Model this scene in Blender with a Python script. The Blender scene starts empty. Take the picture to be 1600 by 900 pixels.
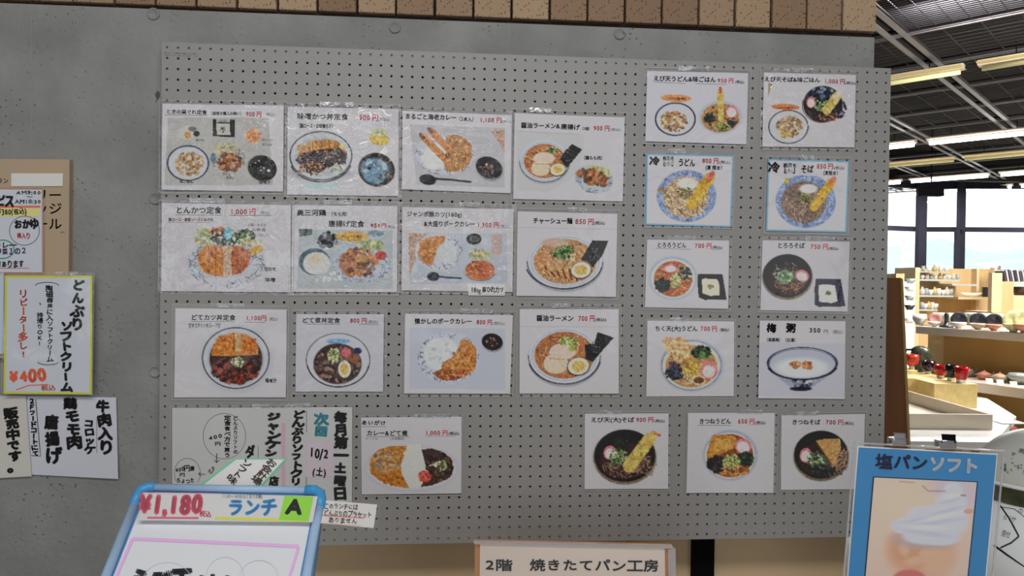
import bpy, math, random
import numpy as np
S = bpy.context.scene
COL = S.collection
# ---------------------------------------------------------------- camera
F = 1155.0
BZ = 0.9                       # height of the pegboard's lower edge above the floor
RV = np.array([0.01295342, 0.01172189, 0.07893859])
CP = np.array([0.69293124, -1.81249888, 0.65103299 + BZ])
def rotm(r):
    t = np.linalg.norm(r); k = r / t
    K = np.array([[0, -k[2], k[1]], [k[2], 0, -k[0]], [-k[1], k[0], 0]])
    return np.eye(3) + np.sin(t) * K + (1 - np.cos(t)) * K @ K
RM = rotm(RV)
cam = bpy.data.objects.new('camera', bpy.data.cameras.new('camera')); COL.objects.link(cam)
cam.data.lens = F / 1600 * 36; cam.data.sensor_width = 36; cam.data.clip_start = .02; cam.data.clip_end = 3000
from mathutils import Matrix, Vector
_r = RM.T @ np.array([1, 0, 0]); _u = RM.T @ np.array([0, 0, 1]); _b = -(RM.T @ np.array([0, 1, 0]))
cam.matrix_world = Matrix(((_r[0], _u[0], _b[0], CP[0]), (_r[1], _u[1], _b[1], CP[1]), (_r[2], _u[2], _b[2], CP[2]), (0, 0, 0, 1)))
S.camera = cam
# ---------------------------------------------------------------- sky, lights, exposure
S.view_settings.view_transform = 'Standard'; S.view_settings.look = 'None'
S.view_settings.exposure = 0; S.view_settings.gamma = 1; S.view_settings.use_curve_mapping = False
S.cycles.use_denoising = True
S.cycles.max_bounces = 8; S.cycles.transparent_max_bounces = 12
S.cycles.caustics_reflective = False; S.cycles.caustics_refractive = False
S.cycles.sample_clamp_indirect = 6
W = bpy.data.worlds.new('overcast'); S.world = W; W.use_nodes = True
W.node_tree.nodes['Background'].inputs[0].default_value = (.93, .97, 1, 1)
W.node_tree.nodes['Background'].inputs[1].default_value = 2.2
def area(name, loc, aim, sx, sy, power, col=(1, 1, 1), portal=False):
    l = bpy.data.lights.new(name, 'AREA'); l.shape = 'RECTANGLE'; l.size = sx; l.size_y = sy; l.energy = power; l.color = col
    o = bpy.data.objects.new(name, l); COL.objects.link(o); o.location = loc
    o.rotation_euler = (Vector(aim) - Vector(loc)).to_track_quat('-Z', 'Y').to_euler()
    if portal: l.cycles.is_portal = True
    return o
# daylight entering through the hall's windows behind the visitor
area('hall_window_light', (-1.6, -7.6, 1.9), (-.6, 0, 1.5), 4.5, 2.4, 72, (.92, .95, 1))
area('hall_window_light', (4.2, -7.6, 1.9), (1.5, 0, 1.5), 3.5, 2.4, 50, (.92, .95, 1))

area('hall_ceiling_light', (.7, -2.3, 3.22), (.7, -1.0, .6), 2.6, .5, 40, (1, .98, .97))
area('shop_fill_light', (6.2, 2.4, 3.66), (5.2, 5.2, .8), 1.4, 1.0, 260, (1, .94, .84))  # unseen area light added above the view to brighten the shop goods

# ---------------------------------------------------------------- helpers
def ray(px, py):
    return RM.T @ np.array([(px - 800) / F, 1, -(py - 450) / F])
def at(px, py, d): return CP + ray(px, py) * d
def onplane(px, py, P0, n):
    d = ray(px, py); return CP + d * (np.dot(np.array(P0) - CP, n) / np.dot(d, n))
def onz(px, py, z): return onplane(px, py, (0, 0, z), np.array([0, 0, 1.]))
def atz(px, d, z):                      # point in the column px at depth d, height z
    p = at(px, 450, d); return np.array([p[0], p[1], z])
def lin(c):
    c = np.asarray(c, float) / 255
    return np.where(c <= .04045, c / 12.92, ((c + .055) / 1.055) ** 2.4)
KL = .49                                # photo tone -> surface colour under the hall's light
def alb(*c): return np.clip(lin(c) / KL, 0, .9)
_mats = {}
def mat(name, col=(.8, .8, .8), rough=.6, metal=0., spec=.5, bump=None, noise=None, emit=None, trans=0., alpha=1.):
    if name in _mats: return _mats[name]
    m = bpy.data.materials.new(name); m.use_nodes = True; nt = m.node_tree; b = nt.nodes['Principled BSDF']
    b.inputs['Base Color'].default_value = (*[float(x) for x in col[:3]], 1)
    b.inputs['Roughness'].default_value = rough; b.inputs['Metallic'].default_value = metal
    b.inputs['Specular IOR Level'].default_value = spec
    b.inputs['Transmission Weight'].default_value = trans; b.inputs['Alpha'].default_value = alpha
    if emit: b.inputs['Emission Color'].default_value = (*emit[:3], 1); b.inputs['Emission Strength'].default_value = emit[3]
    tc = nt.nodes.new('ShaderNodeTexCoord')
    if noise:                           # (scale, contrast, stretch)
        sc, am = noise[0], noise[1]; st = noise[2] if len(noise) > 2 else (1, 1, 1)
        mp = nt.nodes.new('ShaderNodeMapping'); mp.inputs['Scale'].default_value = st
        n = nt.nodes.new('ShaderNodeTexNoise'); n.inputs['Scale'].default_value = sc; n.inputs['Detail'].default_value = 5
        r = nt.nodes.new('ShaderNodeMapRange'); r.inputs[1].default_value = .25; r.inputs[2].default_value = .75
        r.inputs[3].default_value = 1 - am; r.inputs[4].default_value = 1 + am
        mx = nt.nodes.new('ShaderNodeVectorMath'); mx.operation = 'SCALE'; mx.inputs[0].default_value = [float(x) for x in col[:3]]
        nt.links.new(tc.outputs['Object'], mp.inputs[0]); nt.links.new(mp.outputs[0], n.inputs['Vector'])
        nt.links.new(n.outputs['Fac'], r.inputs[0]); nt.links.new(r.outputs[0], mx.inputs['Scale']); nt.links.new(mx.outputs[0], b.inputs['Base Color'])
    if bump:
        n2 = nt.nodes.new('ShaderNodeTexNoise'); n2.inputs['Scale'].default_value = bump[0]
        bp = nt.nodes.new('ShaderNodeBump'); bp.inputs['Strength'].default_value = bump[1]; bp.inputs['Distance'].default_value = .01
        nt.links.new(tc.outputs['Object'], n2.inputs['Vector']); nt.links.new(n2.outputs['Fac'], bp.inputs['Height']); nt.links.new(bp.outputs[0], b.inputs['Normal'])
    _mats[name] = m; return m
def vmat(name, rough=.5, spec=.4):      # ink printed on a surface: colour comes from the mesh's own colour attribute
    if name in _mats: return _mats[name]
    m = mat(name, rough=rough, spec=spec); nt = m.node_tree
    a = nt.nodes.new('ShaderNodeVertexColor'); a.layer_name = 'ink'
    nt.links.new(a.outputs[0], nt.nodes['Principled BSDF'].inputs['Base Color']); return m
def quad(name, P, m, parent):          # a single clear sheet
    return MB().add(P, [tuple(range(len(P)))]).build(name, m, parent)
def smat(name='clear_film', gl=.03, bs=9., st=.3, milky=.01):  # clear plastic film, slightly buckled
    if name in _mats: return _mats[name]
    m = bpy.data.materials.new(name); m.use_nodes = True; nt = m.node_tree; nt.nodes.clear()
    o = nt.nodes.new('ShaderNodeOutputMaterial'); t = nt.nodes.new('ShaderNodeBsdfTransparent'); g = nt.nodes.new('ShaderNodeBsdfGlossy')
    d = nt.nodes.new('ShaderNodeBsdfDiffuse'); d.inputs[0].default_value = (.8, .82, .85, 1)
    g.inputs['Roughness'].default_value = .055; mx = nt.nodes.new('ShaderNodeMixShader'); m2 = nt.nodes.new('ShaderNodeMixShader')
    f = nt.nodes.new('ShaderNodeLayerWeight'); f.inputs[0].default_value = .12
    mu = nt.nodes.new('ShaderNodeMath'); mu.operation = 'MULTIPLY_ADD'; mu.inputs[1].default_value = .35; mu.inputs[2].default_value = gl
    n = nt.nodes.new('ShaderNodeTexNoise'); n.inputs['Scale'].default_value = bs; n.inputs['Detail'].default_value = 4; n.inputs['Distortion'].default_value = 1.2
    bp = nt.nodes.new('ShaderNodeBump'); bp.inputs['Strength'].default_value = st; bp.inputs['Distance'].default_value = .02
    tc = nt.nodes.new('ShaderNodeTexCoord'); L = nt.links.new
    L(tc.outputs['Object'], n.inputs['Vector']); L(n.outputs['Fac'], bp.inputs['Height']); L(bp.outputs[0], g.inputs['Normal'])
    L(f.outputs[1], mu.inputs[0]); L(mu.outputs[0], mx.inputs[0]); m2.inputs[0].default_value = milky
    L(t.outputs[0], m2.inputs[1]); L(d.outputs[0], m2.inputs[2]); L(m2.outputs[0], mx.inputs[1]); L(g.outputs[0], mx.inputs[2]); L(mx.outputs[0], o.inputs[0])
    _mats[name] = m; return m

def tag(o, label=None, cat=None, group=None, kind=None):
    if label: o['label'] = label
    if cat: o['category'] = cat
    if group: o['group'] = group
    if kind: o['kind'] = kind
    return o
def empty(name, loc=(0, 0, 0)):
    o = bpy.data.objects.new(name, None); COL.objects.link(o); o.location = [float(x) for x in loc]; o.empty_display_size = .05
    return o
def link(name, me, m=None, parent=None):
    o = bpy.data.objects.new(name, me); COL.objects.link(o)
    if m is not None:
        for q in (m if isinstance(m, (list, tuple)) else [m]): me.materials.append(q)
    if parent is not None:
        o.parent = parent; o.matrix_parent_inverse = Matrix.Translation(-_wl(parent))
    return o
def _wl(p):
    v = Vector((0, 0, 0))
    while p is not None:
        v += p.location; 
        if p.parent is not None: v += p.matrix_parent_inverse.translation
        p = p.parent
    return v
class MB:
    def __init__(s): s.v = []; s.f = []; s.mi = []; s.k = 0
    def add(s, vs, fs, mi=0):
        n = len(s.v); s.v += [tuple(float(c) for c in v) for v in vs]; s.f += [tuple(i + n for i in f) for f in fs]; s.mi += [mi] * len(fs); return s
    def box(s, c, h, ax=None, mi=0):
        c = np.array(c, float); A = np.eye(3) if ax is None else np.array(ax, float)
        vs = [c + A.T @ (np.array([i, j, k]) * np.array(h)) for i in (-1, 1) for j in (-1, 1) for k in (-1, 1)]
        return s.add(vs, [(0, 1, 3, 2), (4, 6, 7, 5), (0, 4, 5, 1), (2, 3, 7, 6), (0, 2, 6, 4), (1, 5, 7, 3)], mi)
    def bx(s, x0, x1, y0, y1, z0, z1, mi=0): return s.box(((x0 + x1) / 2, (y0 + y1) / 2, (z0 + z1) / 2), ((x1 - x0) / 2, (y1 - y0) / 2, (z1 - z0) / 2), None, mi)
    def bar(s, a, b, w, t, up=(0, 0, 1), mi=0):      # a bar from a to b, w wide, t tall
        a = np.array(a, float); b = np.array(b, float); d = b - a; L = np.linalg.norm(d); d /= L
        u = np.array(up, float); sd = np.cross(d, u); sd /= np.linalg.norm(sd); u = np.cross(sd, d)
        return s.box((a + b) / 2, (L / 2, w / 2, t / 2), (d, sd, u), mi)
    def prism(s, pts, z0, z1, mi=0):
        n = len(pts); return s.add([(p[0], p[1], z0) for p in pts] + [(p[0], p[1], z1) for p in pts],
            [tuple(range(n))[::-1], tuple(range(n, 2 * n))] + [(i, (i + 1) % n, n + (i + 1) % n, n + i) for i in range(n)], mi)
    def slab(s, quad, n, t, mi=0):       # a quad thickened backwards along n
        q = [np.array(p) for p in quad]; n = np.array(n); k = len(q)
        return s.add(q + [p + n * t for p in q], [tuple(range(k)), tuple(range(k, 2 * k))[::-1]] + [(i, k + i, k + (i + 1) % k, (i + 1) % k) for i in range(k)], mi)
    def lathe(s, prof, c=(0, 0, 0), n=20, mi=0, ax=None, sq=1.):
        A = np.eye(3) if ax is None else np.array(ax, float); c = np.array(c, float); m = len(prof)
        vs = [c + A.T @ np.array([r * math.cos(2 * math.pi * k / n), sq * r * math.sin(2 * math.pi * k / n), z]) for k in range(n) for r, z in prof]
        return s.add(vs, [(k * m + i, ((k + 1) % n) * m + i, ((k + 1) % n) * m + i + 1, k * m + i + 1) for k in range(n) for i in range(m - 1)], mi)
    def tube(s, pts, r, n=8, mi=0):
        P = [np.array(p, float) for p in pts]; vs = []
        for i, p in enumerate(P):
            d = P[min(i + 1, len(P) - 1)] - P[max(i - 1, 0)]; d /= np.linalg.norm(d)
            a = np.cross(d, (0, 0, 1) if abs(d[2]) < .9 else (1, 0, 0)); a /= np.linalg.norm(a); b = np.cross(d, a)
            vs += [p + r * (math.cos(2 * math.pi * k / n) * a + math.sin(2 * math.pi * k / n) * b) for k in range(n)]
        m = len(P); fs = [(i * n + k, i * n + (k + 1) % n, (i + 1) * n + (k + 1) % n, (i + 1) * n + k) for i in range(m - 1) for k in range(n)]
        fs += [tuple(range(n))[::-1], tuple((m - 1) * n + k for k in range(n))]
        return s.add(vs, fs, mi)
    def mesh(s, name, smooth=False):
        me = bpy.data.meshes.new(name); me.from_pydata(s.v, [], s.f); me.polygons.foreach_set('material_index', s.mi)
        if smooth: me.polygons.foreach_set('use_smooth', [True] * len(s.f))
        me.update(); return me
    def build(s, name, m=None, parent=None, smooth=False, bevel=0):
        o = link(name, s.mesh(name, smooth), m, parent)
        if bevel:
            b = o.modifiers.new('bevel', 'BEVEL'); b.width = bevel; b.segments = 2; b.limit_method = 'ANGLE'
        return o

# ---------------------------------------------------------------- glyphs for lettering
_fc = bpy.data.curves.new('glyph', 'FONT'); _fc.resolution_u = 3; _fo = bpy.data.objects.new('glyph', _fc); _gl = {}
def glyph(ch, bold=0.):
    k = (ch, bold)
    if k not in _gl:
        _fc.offset = bold; _fc.body = ch; me = bpy.data.meshes.new_from_object(_fo)
        v = np.array([x.co[:2] for x in me.vertices]).reshape(-1, 2); f = [tuple(p.vertices) for p in me.polygons]
        if ord(ch) < 256: adv = .3 if ch == ' ' else (v[:, 0].max() + .06 if len(v) else .3); adv = .6 if ch.isdigit() else adv; sh = (.6 - (v[:, 0].max() + v[:, 0].min())) / 2 if ch.isdigit() else 0
        else: adv, sh = 1., 0
        if len(v): v = v + [sh, 0]
        bpy.data.meshes.remove(me); _gl[k] = (v, f, adv)
    return _gl[k]
class Ink:                              # flat marks on a sheet: positions in sheet pixels, mapped by fn(px, py, lift)
    def __init__(s, fn, lift=.0004): s.fn = fn; s.v = []; s.f = []; s.c = []; s.lift = lift; s.n = 0
    def strokes(s, P, faces, col, ex):          # a glyph thickened by ex sheet pixels
        s.poly(P, faces, col)
        if ex > .05:
            for a in range(5): s.poly(P + ex * np.array([math.cos(a * 1.2566 + .4), math.sin(a * 1.2566 + .4)]), faces, col)
    def poly(s, P, faces, col):
        n = len(s.v)
        s.v += [tuple(p) for p in s.fn(P[:, 0], P[:, 1], s.lift + .000006 * (s.n % 200))]
        s.f += [tuple(i + n for i in f) for f in faces]; s.c += [tuple(col)] * len(P)
    def text(s, x0, y0, x1, y1, h, t, col, bold=.0, jit=0., shear=0., seed=1):
        s.n += 1; rnd = random.Random(seed + len(t)); ex = bold * h * .8; bold = 0.; g = [glyph(c, bold) for c in t]; tot = sum(a[2] for a in g); L = math.hypot(x1 - x0, y1 - y0); ux, uy = (x1 - x0) / L, (y1 - y0) / L
        k = L / tot; a = 0.
        for v, f, adv in g:
            if len(v):
                th = rnd.uniform(-jit, jit) * .35; sc = 1 + rnd.uniform(-jit, jit) * .5; cx = adv / 2
                X = (v[:, 0] - cx) * sc; Y = (v[:, 1] - .38) * sc; X, Y = X * math.cos(th) - Y * math.sin(th), X * math.sin(th) + Y * math.cos(th)
                X = (X + cx + a + shear * Y) * k; Y = (Y + .5 + rnd.uniform(-jit, jit) * .2) * h
                s.strokes(np.stack([x0 + X * ux + Y * uy, y0 + X * uy - Y * ux], 1), f, col, ex)
            a += adv
    def vtext(s, x0, y0, x1, y1, w, t, col, bold=.0, jit=0., shear=0., seed=1):   # top to bottom, centre line (x0,y0)-(x1,y1)
        rnd = random.Random(seed + len(t)); n = len(t); ex = bold * w * .8; bold = 0.
        for i, ch in enumerate(t):
            v, f, adv = glyph(ch, bold)
            if not len(v): continue
            th = rnd.uniform(-jit, jit) * .3; sc = 1 + rnd.uniform(-jit, jit) * .4; u = (i + .5) / n; H = math.hypot(x1 - x0, y1 - y0) / n
            X = (v[:, 0] - adv / 2) * sc; Y = (v[:, 1] - .38) * sc
            if ch in 'ー-': X, Y = Y, -X
            X, Y = X * math.cos(th) - Y * math.sin(th) + shear * Y, X * math.sin(th) + Y * math.cos(th)
            dx, dy = (x1 - x0) / (H * n), (y1 - y0) / (H * n)
            X = X * w + rnd.uniform(-jit, jit) * w * .15; Y = -Y * H
            s.strokes(np.stack([x0 + (x1 - x0) * u + X * dy + Y * dx, y0 + (y1 - y0) * u - X * dx + Y * dy], 1), f, col, ex)
    def line(s, pts, w, col, taper=False):
        s.n += 1; P = np.array(pts, float); Q = [P[0]]
        for i in range(len(P) - 1):
            m = max(1, int(np.linalg.norm(P[i + 1] - P[i]) / 14)); Q += [P[i] + (P[i + 1] - P[i]) * (j + 1) / m for j in range(m)]
        P = np.array(Q); d = np.gradient(P, axis=0); d /= np.linalg.norm(d, axis=1)[:, None] + 1e-9; n = np.stack([-d[:, 1], d[:, 0]], 1)
        ww = np.full(len(P), w / 2.) if not taper else w / 2 * (1 - .7 * np.linspace(0, 1, len(P)))
        A = P + n * ww[:, None]; B = P - n * ww[:, None]; m = len(P)
        s.poly(np.concatenate([A, B]), [(i, i + 1, m + i + 1, m + i) for i in range(m - 1)], col)
    def ring(s, cx, cy, rx, ry, w, col, a0=0, a1=360, n=40):
        t = np.radians(np.linspace(a0, a1, n)); s.line(np.stack([cx + rx * np.cos(t), cy + ry * np.sin(t)], 1), w, col)
    def fill(s, pts, col):
        s.n += 1; P = np.array(pts, float)
        if len(P) != 4: return s.poly(P, [tuple(range(len(P)))], col)
        k = 9; u, v = np.meshgrid(np.linspace(0, 1, k), np.linspace(0, 1, k)); u = u.ravel()[:, None]; v = v.ravel()[:, None]
        s.poly((P[0] * (1 - u) + P[1] * u) * (1 - v) + (P[3] * (1 - u) + P[2] * u) * v, [(a * k + b, (a + 1) * k + b, (a + 1) * k + b + 1, a * k + b + 1) for a in range(k - 1) for b in range(k - 1)], col)
    def build(s, name, parent, m=None):
        me = bpy.data.meshes.new(name); me.from_pydata(s.v, [], s.f)
        a = me.color_attributes.new('ink', 'FLOAT_COLOR', 'POINT'); c = np.ones((len(s.v), 4)); c[:, :3] = np.array(s.c); a.data.foreach_set('color', c.ravel())
        return link(name, me, m or vmat('ink', .55, .3), parent)

class Print:                            # a printed picture: colours of a fine sheet of faces, drawn in sheet pixels
    def __init__(s, quad, step=1.1, base=(163, 162, 165), seed=0):
        q = np.array(quad, float); w = max(np.linalg.norm(q[1] - q[0]), np.linalg.norm(q[2] - q[3])); h = max(np.linalg.norm(q[3] - q[0]), np.linalg.norm(q[2] - q[1]))
        s.nu, s.nv = int(w / step) + 2, int(h / step) + 2
        u, v = np.meshgrid(np.linspace(0, 1, s.nu), np.linspace(0, 1, s.nv)); u = u.ravel()[:, None]; v = v.ravel()[:, None]
        p = (q[0] * (1 - u) + q[1] * u) * (1 - v) + (q[3] * (1 - u) + q[2] * u) * v
        s.PX, s.PY = p[:, 0], p[:, 1]; s.X, s.Y = s.PX, s.PY; s.C = np.tile(np.array(base, float), (len(p), 1)); s.con = 1.22; s.grain = .12; s.base = np.array(base, float); s.r = np.random.RandomState(seed + 7); s.o = (0, 0, 1.)
        s.C += s.r.normal(0, 1.2, (len(p), 1))
    def frame(s, ox, oy, sc): s.X = (s.PX - ox) * sc; s.Y = (s.PY - oy) * sc; s.sc = sc; return s
    def _put(s, m, col, a=1.):
        a = a[m][:, None] if isinstance(a, np.ndarray) else a
        s.C[m] = s.C[m] * (1 - a) + np.array(col, float) * a
    def E(s, cx, cy, rx, ry, col, rot=0, soft=.12, tex=0):
        t = math.radians(rot); dx, dy = s.X - cx, s.Y - cy; a = (dx * math.cos(t) + dy * math.sin(t)) / rx; b = (-dx * math.sin(t) + dy * math.cos(t)) / ry
        d = np.sqrt(a * a + b * b); al = np.clip((1 + soft / 2 - d) / soft, 0, 1); m = al > 0
        if tex: c = np.array(col, float) + s.r.normal(0, tex, (m.sum(), 1)); s.C[m] = s.C[m] * (1 - al[m][:, None]) + c * al[m][:, None]
        else: s._put(m, col, al)
    def R(s, cx, cy, rx, ry, w, col, rot=0, a0=None, a1=None):
        t = math.radians(rot); dx, dy = s.X - cx, s.Y - cy; a = (dx * math.cos(t) + dy * math.sin(t)) / rx; b = (-dx * math.sin(t) + dy * math.cos(t)) / ry
        d = np.abs(np.sqrt(a * a + b * b) - 1) * min(rx, ry); al = np.clip((w / 2 + 3 - d) / 6, 0, 1)
        if a0 is not None:
            an = np.degrees(np.arctan2(b, a)) % 360; al = al * (((an - a0) % 360) < (a1 - a0))
        s._put(al > 0, col, al)
    def B(s, cx, cy, rx, ry, n, sz, cols, rot=0, asp=.7):
        t = math.radians(rot)
        for i in range(n):
            r = math.sqrt(s.r.rand()); th = s.r.rand() * 6.283; x = rx * r * math.cos(th); y = ry * r * math.sin(th); w = s.r.uniform(*sz)
            c = np.array(cols[s.r.randint(len(cols))]) * s.r.uniform(.88, 1.12)
            s.E(cx + x * math.cos(t) - y * math.sin(t), cy + x * math.sin(t) + y * math.cos(t), w, w * s.r.uniform(asp * .7, 1), np.clip(c, 0, 235), s.r.rand() * 180, .5)
    def P(s, pts, col, tex=0):
        n = len(pts); ins = np.zeros(len(s.X), bool)
        for i in range(n):
            (x0, y0), (x1, y1) = pts[i], pts[(i + 1) % n]
            if y0 == y1: continue
            c = ((y0 > s.Y) != (y1 > s.Y)) & (s.X < (x1 - x0) * (s.Y - y0) / (y1 - y0) + x0); ins ^= c
        c = np.array(col, float)
        if tex: c = c + s.r.normal(0, tex, (ins.sum(), 1))
        s.C[ins] = c
    def L(s, pts, w, col, a=1.):
        P = np.array(pts, float); bb = (s.X > P[:, 0].min() - w) & (s.X < P[:, 0].max() + w) & (s.Y > P[:, 1].min() - w) & (s.Y < P[:, 1].max() + w)
        idx = np.nonzero(bb)[0]
        if not len(idx): return
        x, y = s.X[idx], s.Y[idx]; d = np.full(len(idx), 1e9)
        for i in range(len(P) - 1):
            ax, ay = P[i]; bx, by = P[i + 1]; L2 = (bx - ax) ** 2 + (by - ay) ** 2 + 1e-9; t = np.clip(((x - ax) * (bx - ax) + (y - ay) * (by - ay)) / L2, 0, 1)
            d = np.minimum(d, np.hypot(x - ax - t * (bx - ax), y - ay - t * (by - ay)))
        al = np.clip((w / 2 + 3 - d) / 6, 0, 1)[:, None] * a; s.C[idx] = s.C[idx] * (1 - al) + np.array(col, float) * al
    def N(s, cx, cy, rx, ry, n, w, cols, ln=60, inner=0.):       # strands
        for i in range(n):
            r = math.sqrt(s.r.uniform(inner ** 2, 1)); th = s.r.rand() * 6.283; x, y = cx + rx * r * math.cos(th), cy + ry * r * math.sin(th); a = s.r.rand() * 6.283; pts = []
            for k in range(6):
                if ((x - cx) / rx) ** 2 + ((y - cy) / ry) ** 2 > 1.02: break
                pts.append((x, y)); x += ln / 6 * math.cos(a); y += ln / 6 * math.sin(a); a += s.r.uniform(-.6, .6)
            if len(pts) > 1: s.L(pts, w, np.array(cols[s.r.randint(len(cols))]) * s.r.uniform(.9, 1.1))
    def tempura(s, x0, y0, x1, y1, w, tail=(185, 95, 60), c=(190, 150, 75)):
        s.L([(x0, y0), (x1, y1)], w, c); n = 26
        for i in range(n):
            t = s.r.rand() * .93; o = s.r.uniform(-.42, .42) * w; L = math.hypot(x1 - x0, y1 - y0); nx, ny = -(y1 - y0) / L, (x1 - x0) / L
            s.E(x0 + (x1 - x0) * t + nx * o, y0 + (y1 - y0) * t + ny * o, w * .2, w * .13, np.array(c) * s.r.uniform(.8, 1.18), s.r.rand() * 180, .6)
        dx, dy = (x1 - x0) / L, (y1 - y0) / L; s.L([(x1 - dx * w * .2, y1 - dy * w * .2), (x1 + dx * w * .5, y1 + dy * w * .5)], w * .5, tail)
    def noise(s, amp): s.C += s.r.normal(0, amp, (len(s.C), 1))
    def build(s, name, fn, parent, lift=.0002, m=None, k=KL):
        me = bpy.data.meshes.new(name); v = np.array(fn(s.PX, s.PY, lift)); nu, nv = s.nu, s.nv
        if s.grain:                     # the fine texture of the printed food
            mk = np.clip((np.abs(s.C - s.base).max(1) - 14) / 30, 0, 1)[:, None]; n1 = s.r.normal(0, 1, (nv, nu)); n2 = np.kron(s.r.normal(0, 1, (nv // 3 + 1, nu // 3 + 1)), np.ones((3, 3)))[:nv, :nu]
            g = (n1 * .5 + n2 * .5).ravel()[:, None] * s.grain; s.C = s.C * (1 + mk * (g - .07)) + mk * s.r.normal(0, 3, s.C.shape)
        i = (np.arange(nv - 1)[:, None] * nu + np.arange(nu - 1)).ravel(); f = np.stack([i, i + nu, i + nu + 1, i + 1], 1)
        me.vertices.add(len(v)); me.vertices.foreach_set('co', v.ravel()); me.loops.add(f.size); me.loops.foreach_set('vertex_index', f.ravel().astype(np.int32))
        me.polygons.add(len(f)); me.polygons.foreach_set('loop_start', np.arange(0, f.size, 4, dtype=np.int32)); me.polygons.foreach_set('loop_total', np.full(len(f), 4, np.int32)); me.update(calc_edges=True)
        a = me.color_attributes.new('ink', 'FLOAT_COLOR', 'POINT'); c = np.ones((len(v), 4)); q_ = s.base + (s.C - s.base) * s.con; g_ = q_.mean(1, keepdims=True); q_ = g_ + (q_ - g_) * .86; c[:, :3] = np.clip(lin(np.clip(q_, 4, 250)) / k, 0, .9); a.data.foreach_set('color', c.ravel())
        return link(name, me, m or vmat('ink', .55, .3), parent)
# ================================================================ hall shell
def structure(o): o['kind'] = 'structure'; return o
m_conc = mat('concrete', alb(104, 105, 103), .8, noise=(6.5, .2), bump=(60, .3))
def conc_voids(m):                      # the small dark blow-holes of cast concrete
    nt = m.node_tree; b = nt.nodes['Principled BSDF']; src = b.inputs['Base Color'].links[0].from_socket
    tc = nt.nodes.new('ShaderNodeTexCoord'); v = nt.nodes.new('ShaderNodeTexVoronoi'); v.inputs['Scale'].default_value = 75; n = nt.nodes.new('ShaderNodeTexNoise'); n.inputs['Scale'].default_value = 9
    a = nt.nodes.new('ShaderNodeMath'); a.operation = 'MULTIPLY_ADD'; a.inputs[1].default_value = .5; a.inputs[2].default_value = -.13
    l = nt.nodes.new('ShaderNodeMath'); l.operation = 'LESS_THAN'; mx = nt.nodes.new('ShaderNodeMixRGB'); mx.inputs[2].default_value = (.1, .1, .1, 1); mu = nt.nodes.new('ShaderNodeMath'); mu.operation = 'MULTIPLY'; mu.inputs[1].default_value = .75
    L = nt.links.new; L(tc.outputs['Object'], v.inputs['Vector']); L(tc.outputs['Object'], n.inputs['Vector']); L(n.outputs['Fac'], a.inputs[0]); L(v.outputs['Distance'], l.inputs[0]); L(a.outputs[0], l.inputs[1])
    L(l.outputs[0], mu.inputs[0]); L(mu.outputs[0], mx.inputs[0]); L(src, mx.inputs[1]); L(mx.outputs[0], b.inputs['Base Color'])
conc_voids(m_conc)
m_white = mat('white_plaster', (.62, .62, .6), .8, noise=(3, .04))
m_floor = mat('floor_tiles', (.36, .32, .27), .45, noise=(2, .12))
m_dark = mat('ceiling_void', (.012, .01, .01), .9, noise=(4, .3))
m_black = mat('black_metal', (.003, .003, .004), .8, spec=.1, noise=(8, .2))
WY = .03; CT = BZ + 1.2772              # face of the concrete, height of its top
w = MB(); w.bx(-5, -.45, WY, .33, 0, BZ + 1.287); w.bx(-.45, 1.772, WY, .33, .93, BZ + 1.287); w.bx(-.45, .25, WY, .33, 0, .93)
wall = structure(w.build('wall_back', m_conc)); 
j = MB()
for x in (.258, .823, -.31):            # shutter joints of the cast concrete
    j.bx(x - .0008, x + .0008, WY - .0005, WY, .95, BZ + 1.287)
j.build('shutter_joint', mat('concrete_joint', alb(108, 110, 108), .8, noise=(30, .1)), wall)
for (px, py) in ((617, 43), (968, 53), (240, 22), (243, 310), (243, 580)):
    c = onplane(px, py, (0, WY, 0), np.array([0, 1., 0])); m_ = MB()
    m_.lathe([(.0005, -.0008), (.009, -.001), (.0105, -.0035), (.0125, -.0045), (.0142, -.0035), (.015, 0)], (c[0], WY, c[2]), 28, 0, ((1, 0, 0), (0, 0, 1), (0, 1, 0)))
    m_.build('form_tie', m_conc, wall, True)
# brick band
m_brick = mat('brick', (.2, .15, .1), .85, bump=(120, .4))
nt = m_brick.node_tree; b_ = nt.nodes['Principled BSDF']; oi = nt.nodes.new('ShaderNodeObjectInfo'); cr = nt.nodes.new('ShaderNodeValToRGB'); tc = nt.nodes.new('ShaderNodeTexCoord')
cr.color_ramp.elements[0].color = (*[float(x) for x in alb(104, 84, 66)], 1); cr.color_ramp.elements[1].color = (*[float(x) for x in alb(136, 116, 94)], 1)
nz = nt.nodes.new('ShaderNodeTexVoronoi'); nz.inputs['Scale'].default_value = 120; rr = nt.nodes.new('ShaderNodeValToRGB'); rr.color_ramp.elements[0].position = .16; rr.color_ramp.elements[0].color = (.3, .27, .25, 1); rr.color_ramp.elements[1].position = .3; rr.color_ramp.elements[1].color = (1, 1, 1, 1)
mm = nt.nodes.new('ShaderNodeMixRGB'); mm.blend_type = 'MULTIPLY'; mm.inputs[0].default_value = 1
nt.links.new(oi.outputs['Random'], cr.inputs[0]); nt.links.new(tc.outputs['Object'], nz.inputs['Vector']); nt.links.new(nz.outputs['Distance'], rr.inputs[0]); nt.links.new(cr.outputs[0], mm.inputs[1]); nt.links.new(rr.outputs[0], mm.inputs[2]); nt.links.new(mm.outputs[0], b_.inputs['Base Color'])
band = structure(MB().bx(-5, 1.772, WY + .012, .33, BZ + 1.287, 3.75).build('wall_back_upper', mat('dark_mortar', (.035, .022, .018), .9, noise=(40, .3))))
bm_ = MB(); bm_.box((0, 0, 0), (.0445, .012, .098)); bme = bm_.mesh('brick')
bme.materials.append(m_brick); rnd = random.Random(3)
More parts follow.
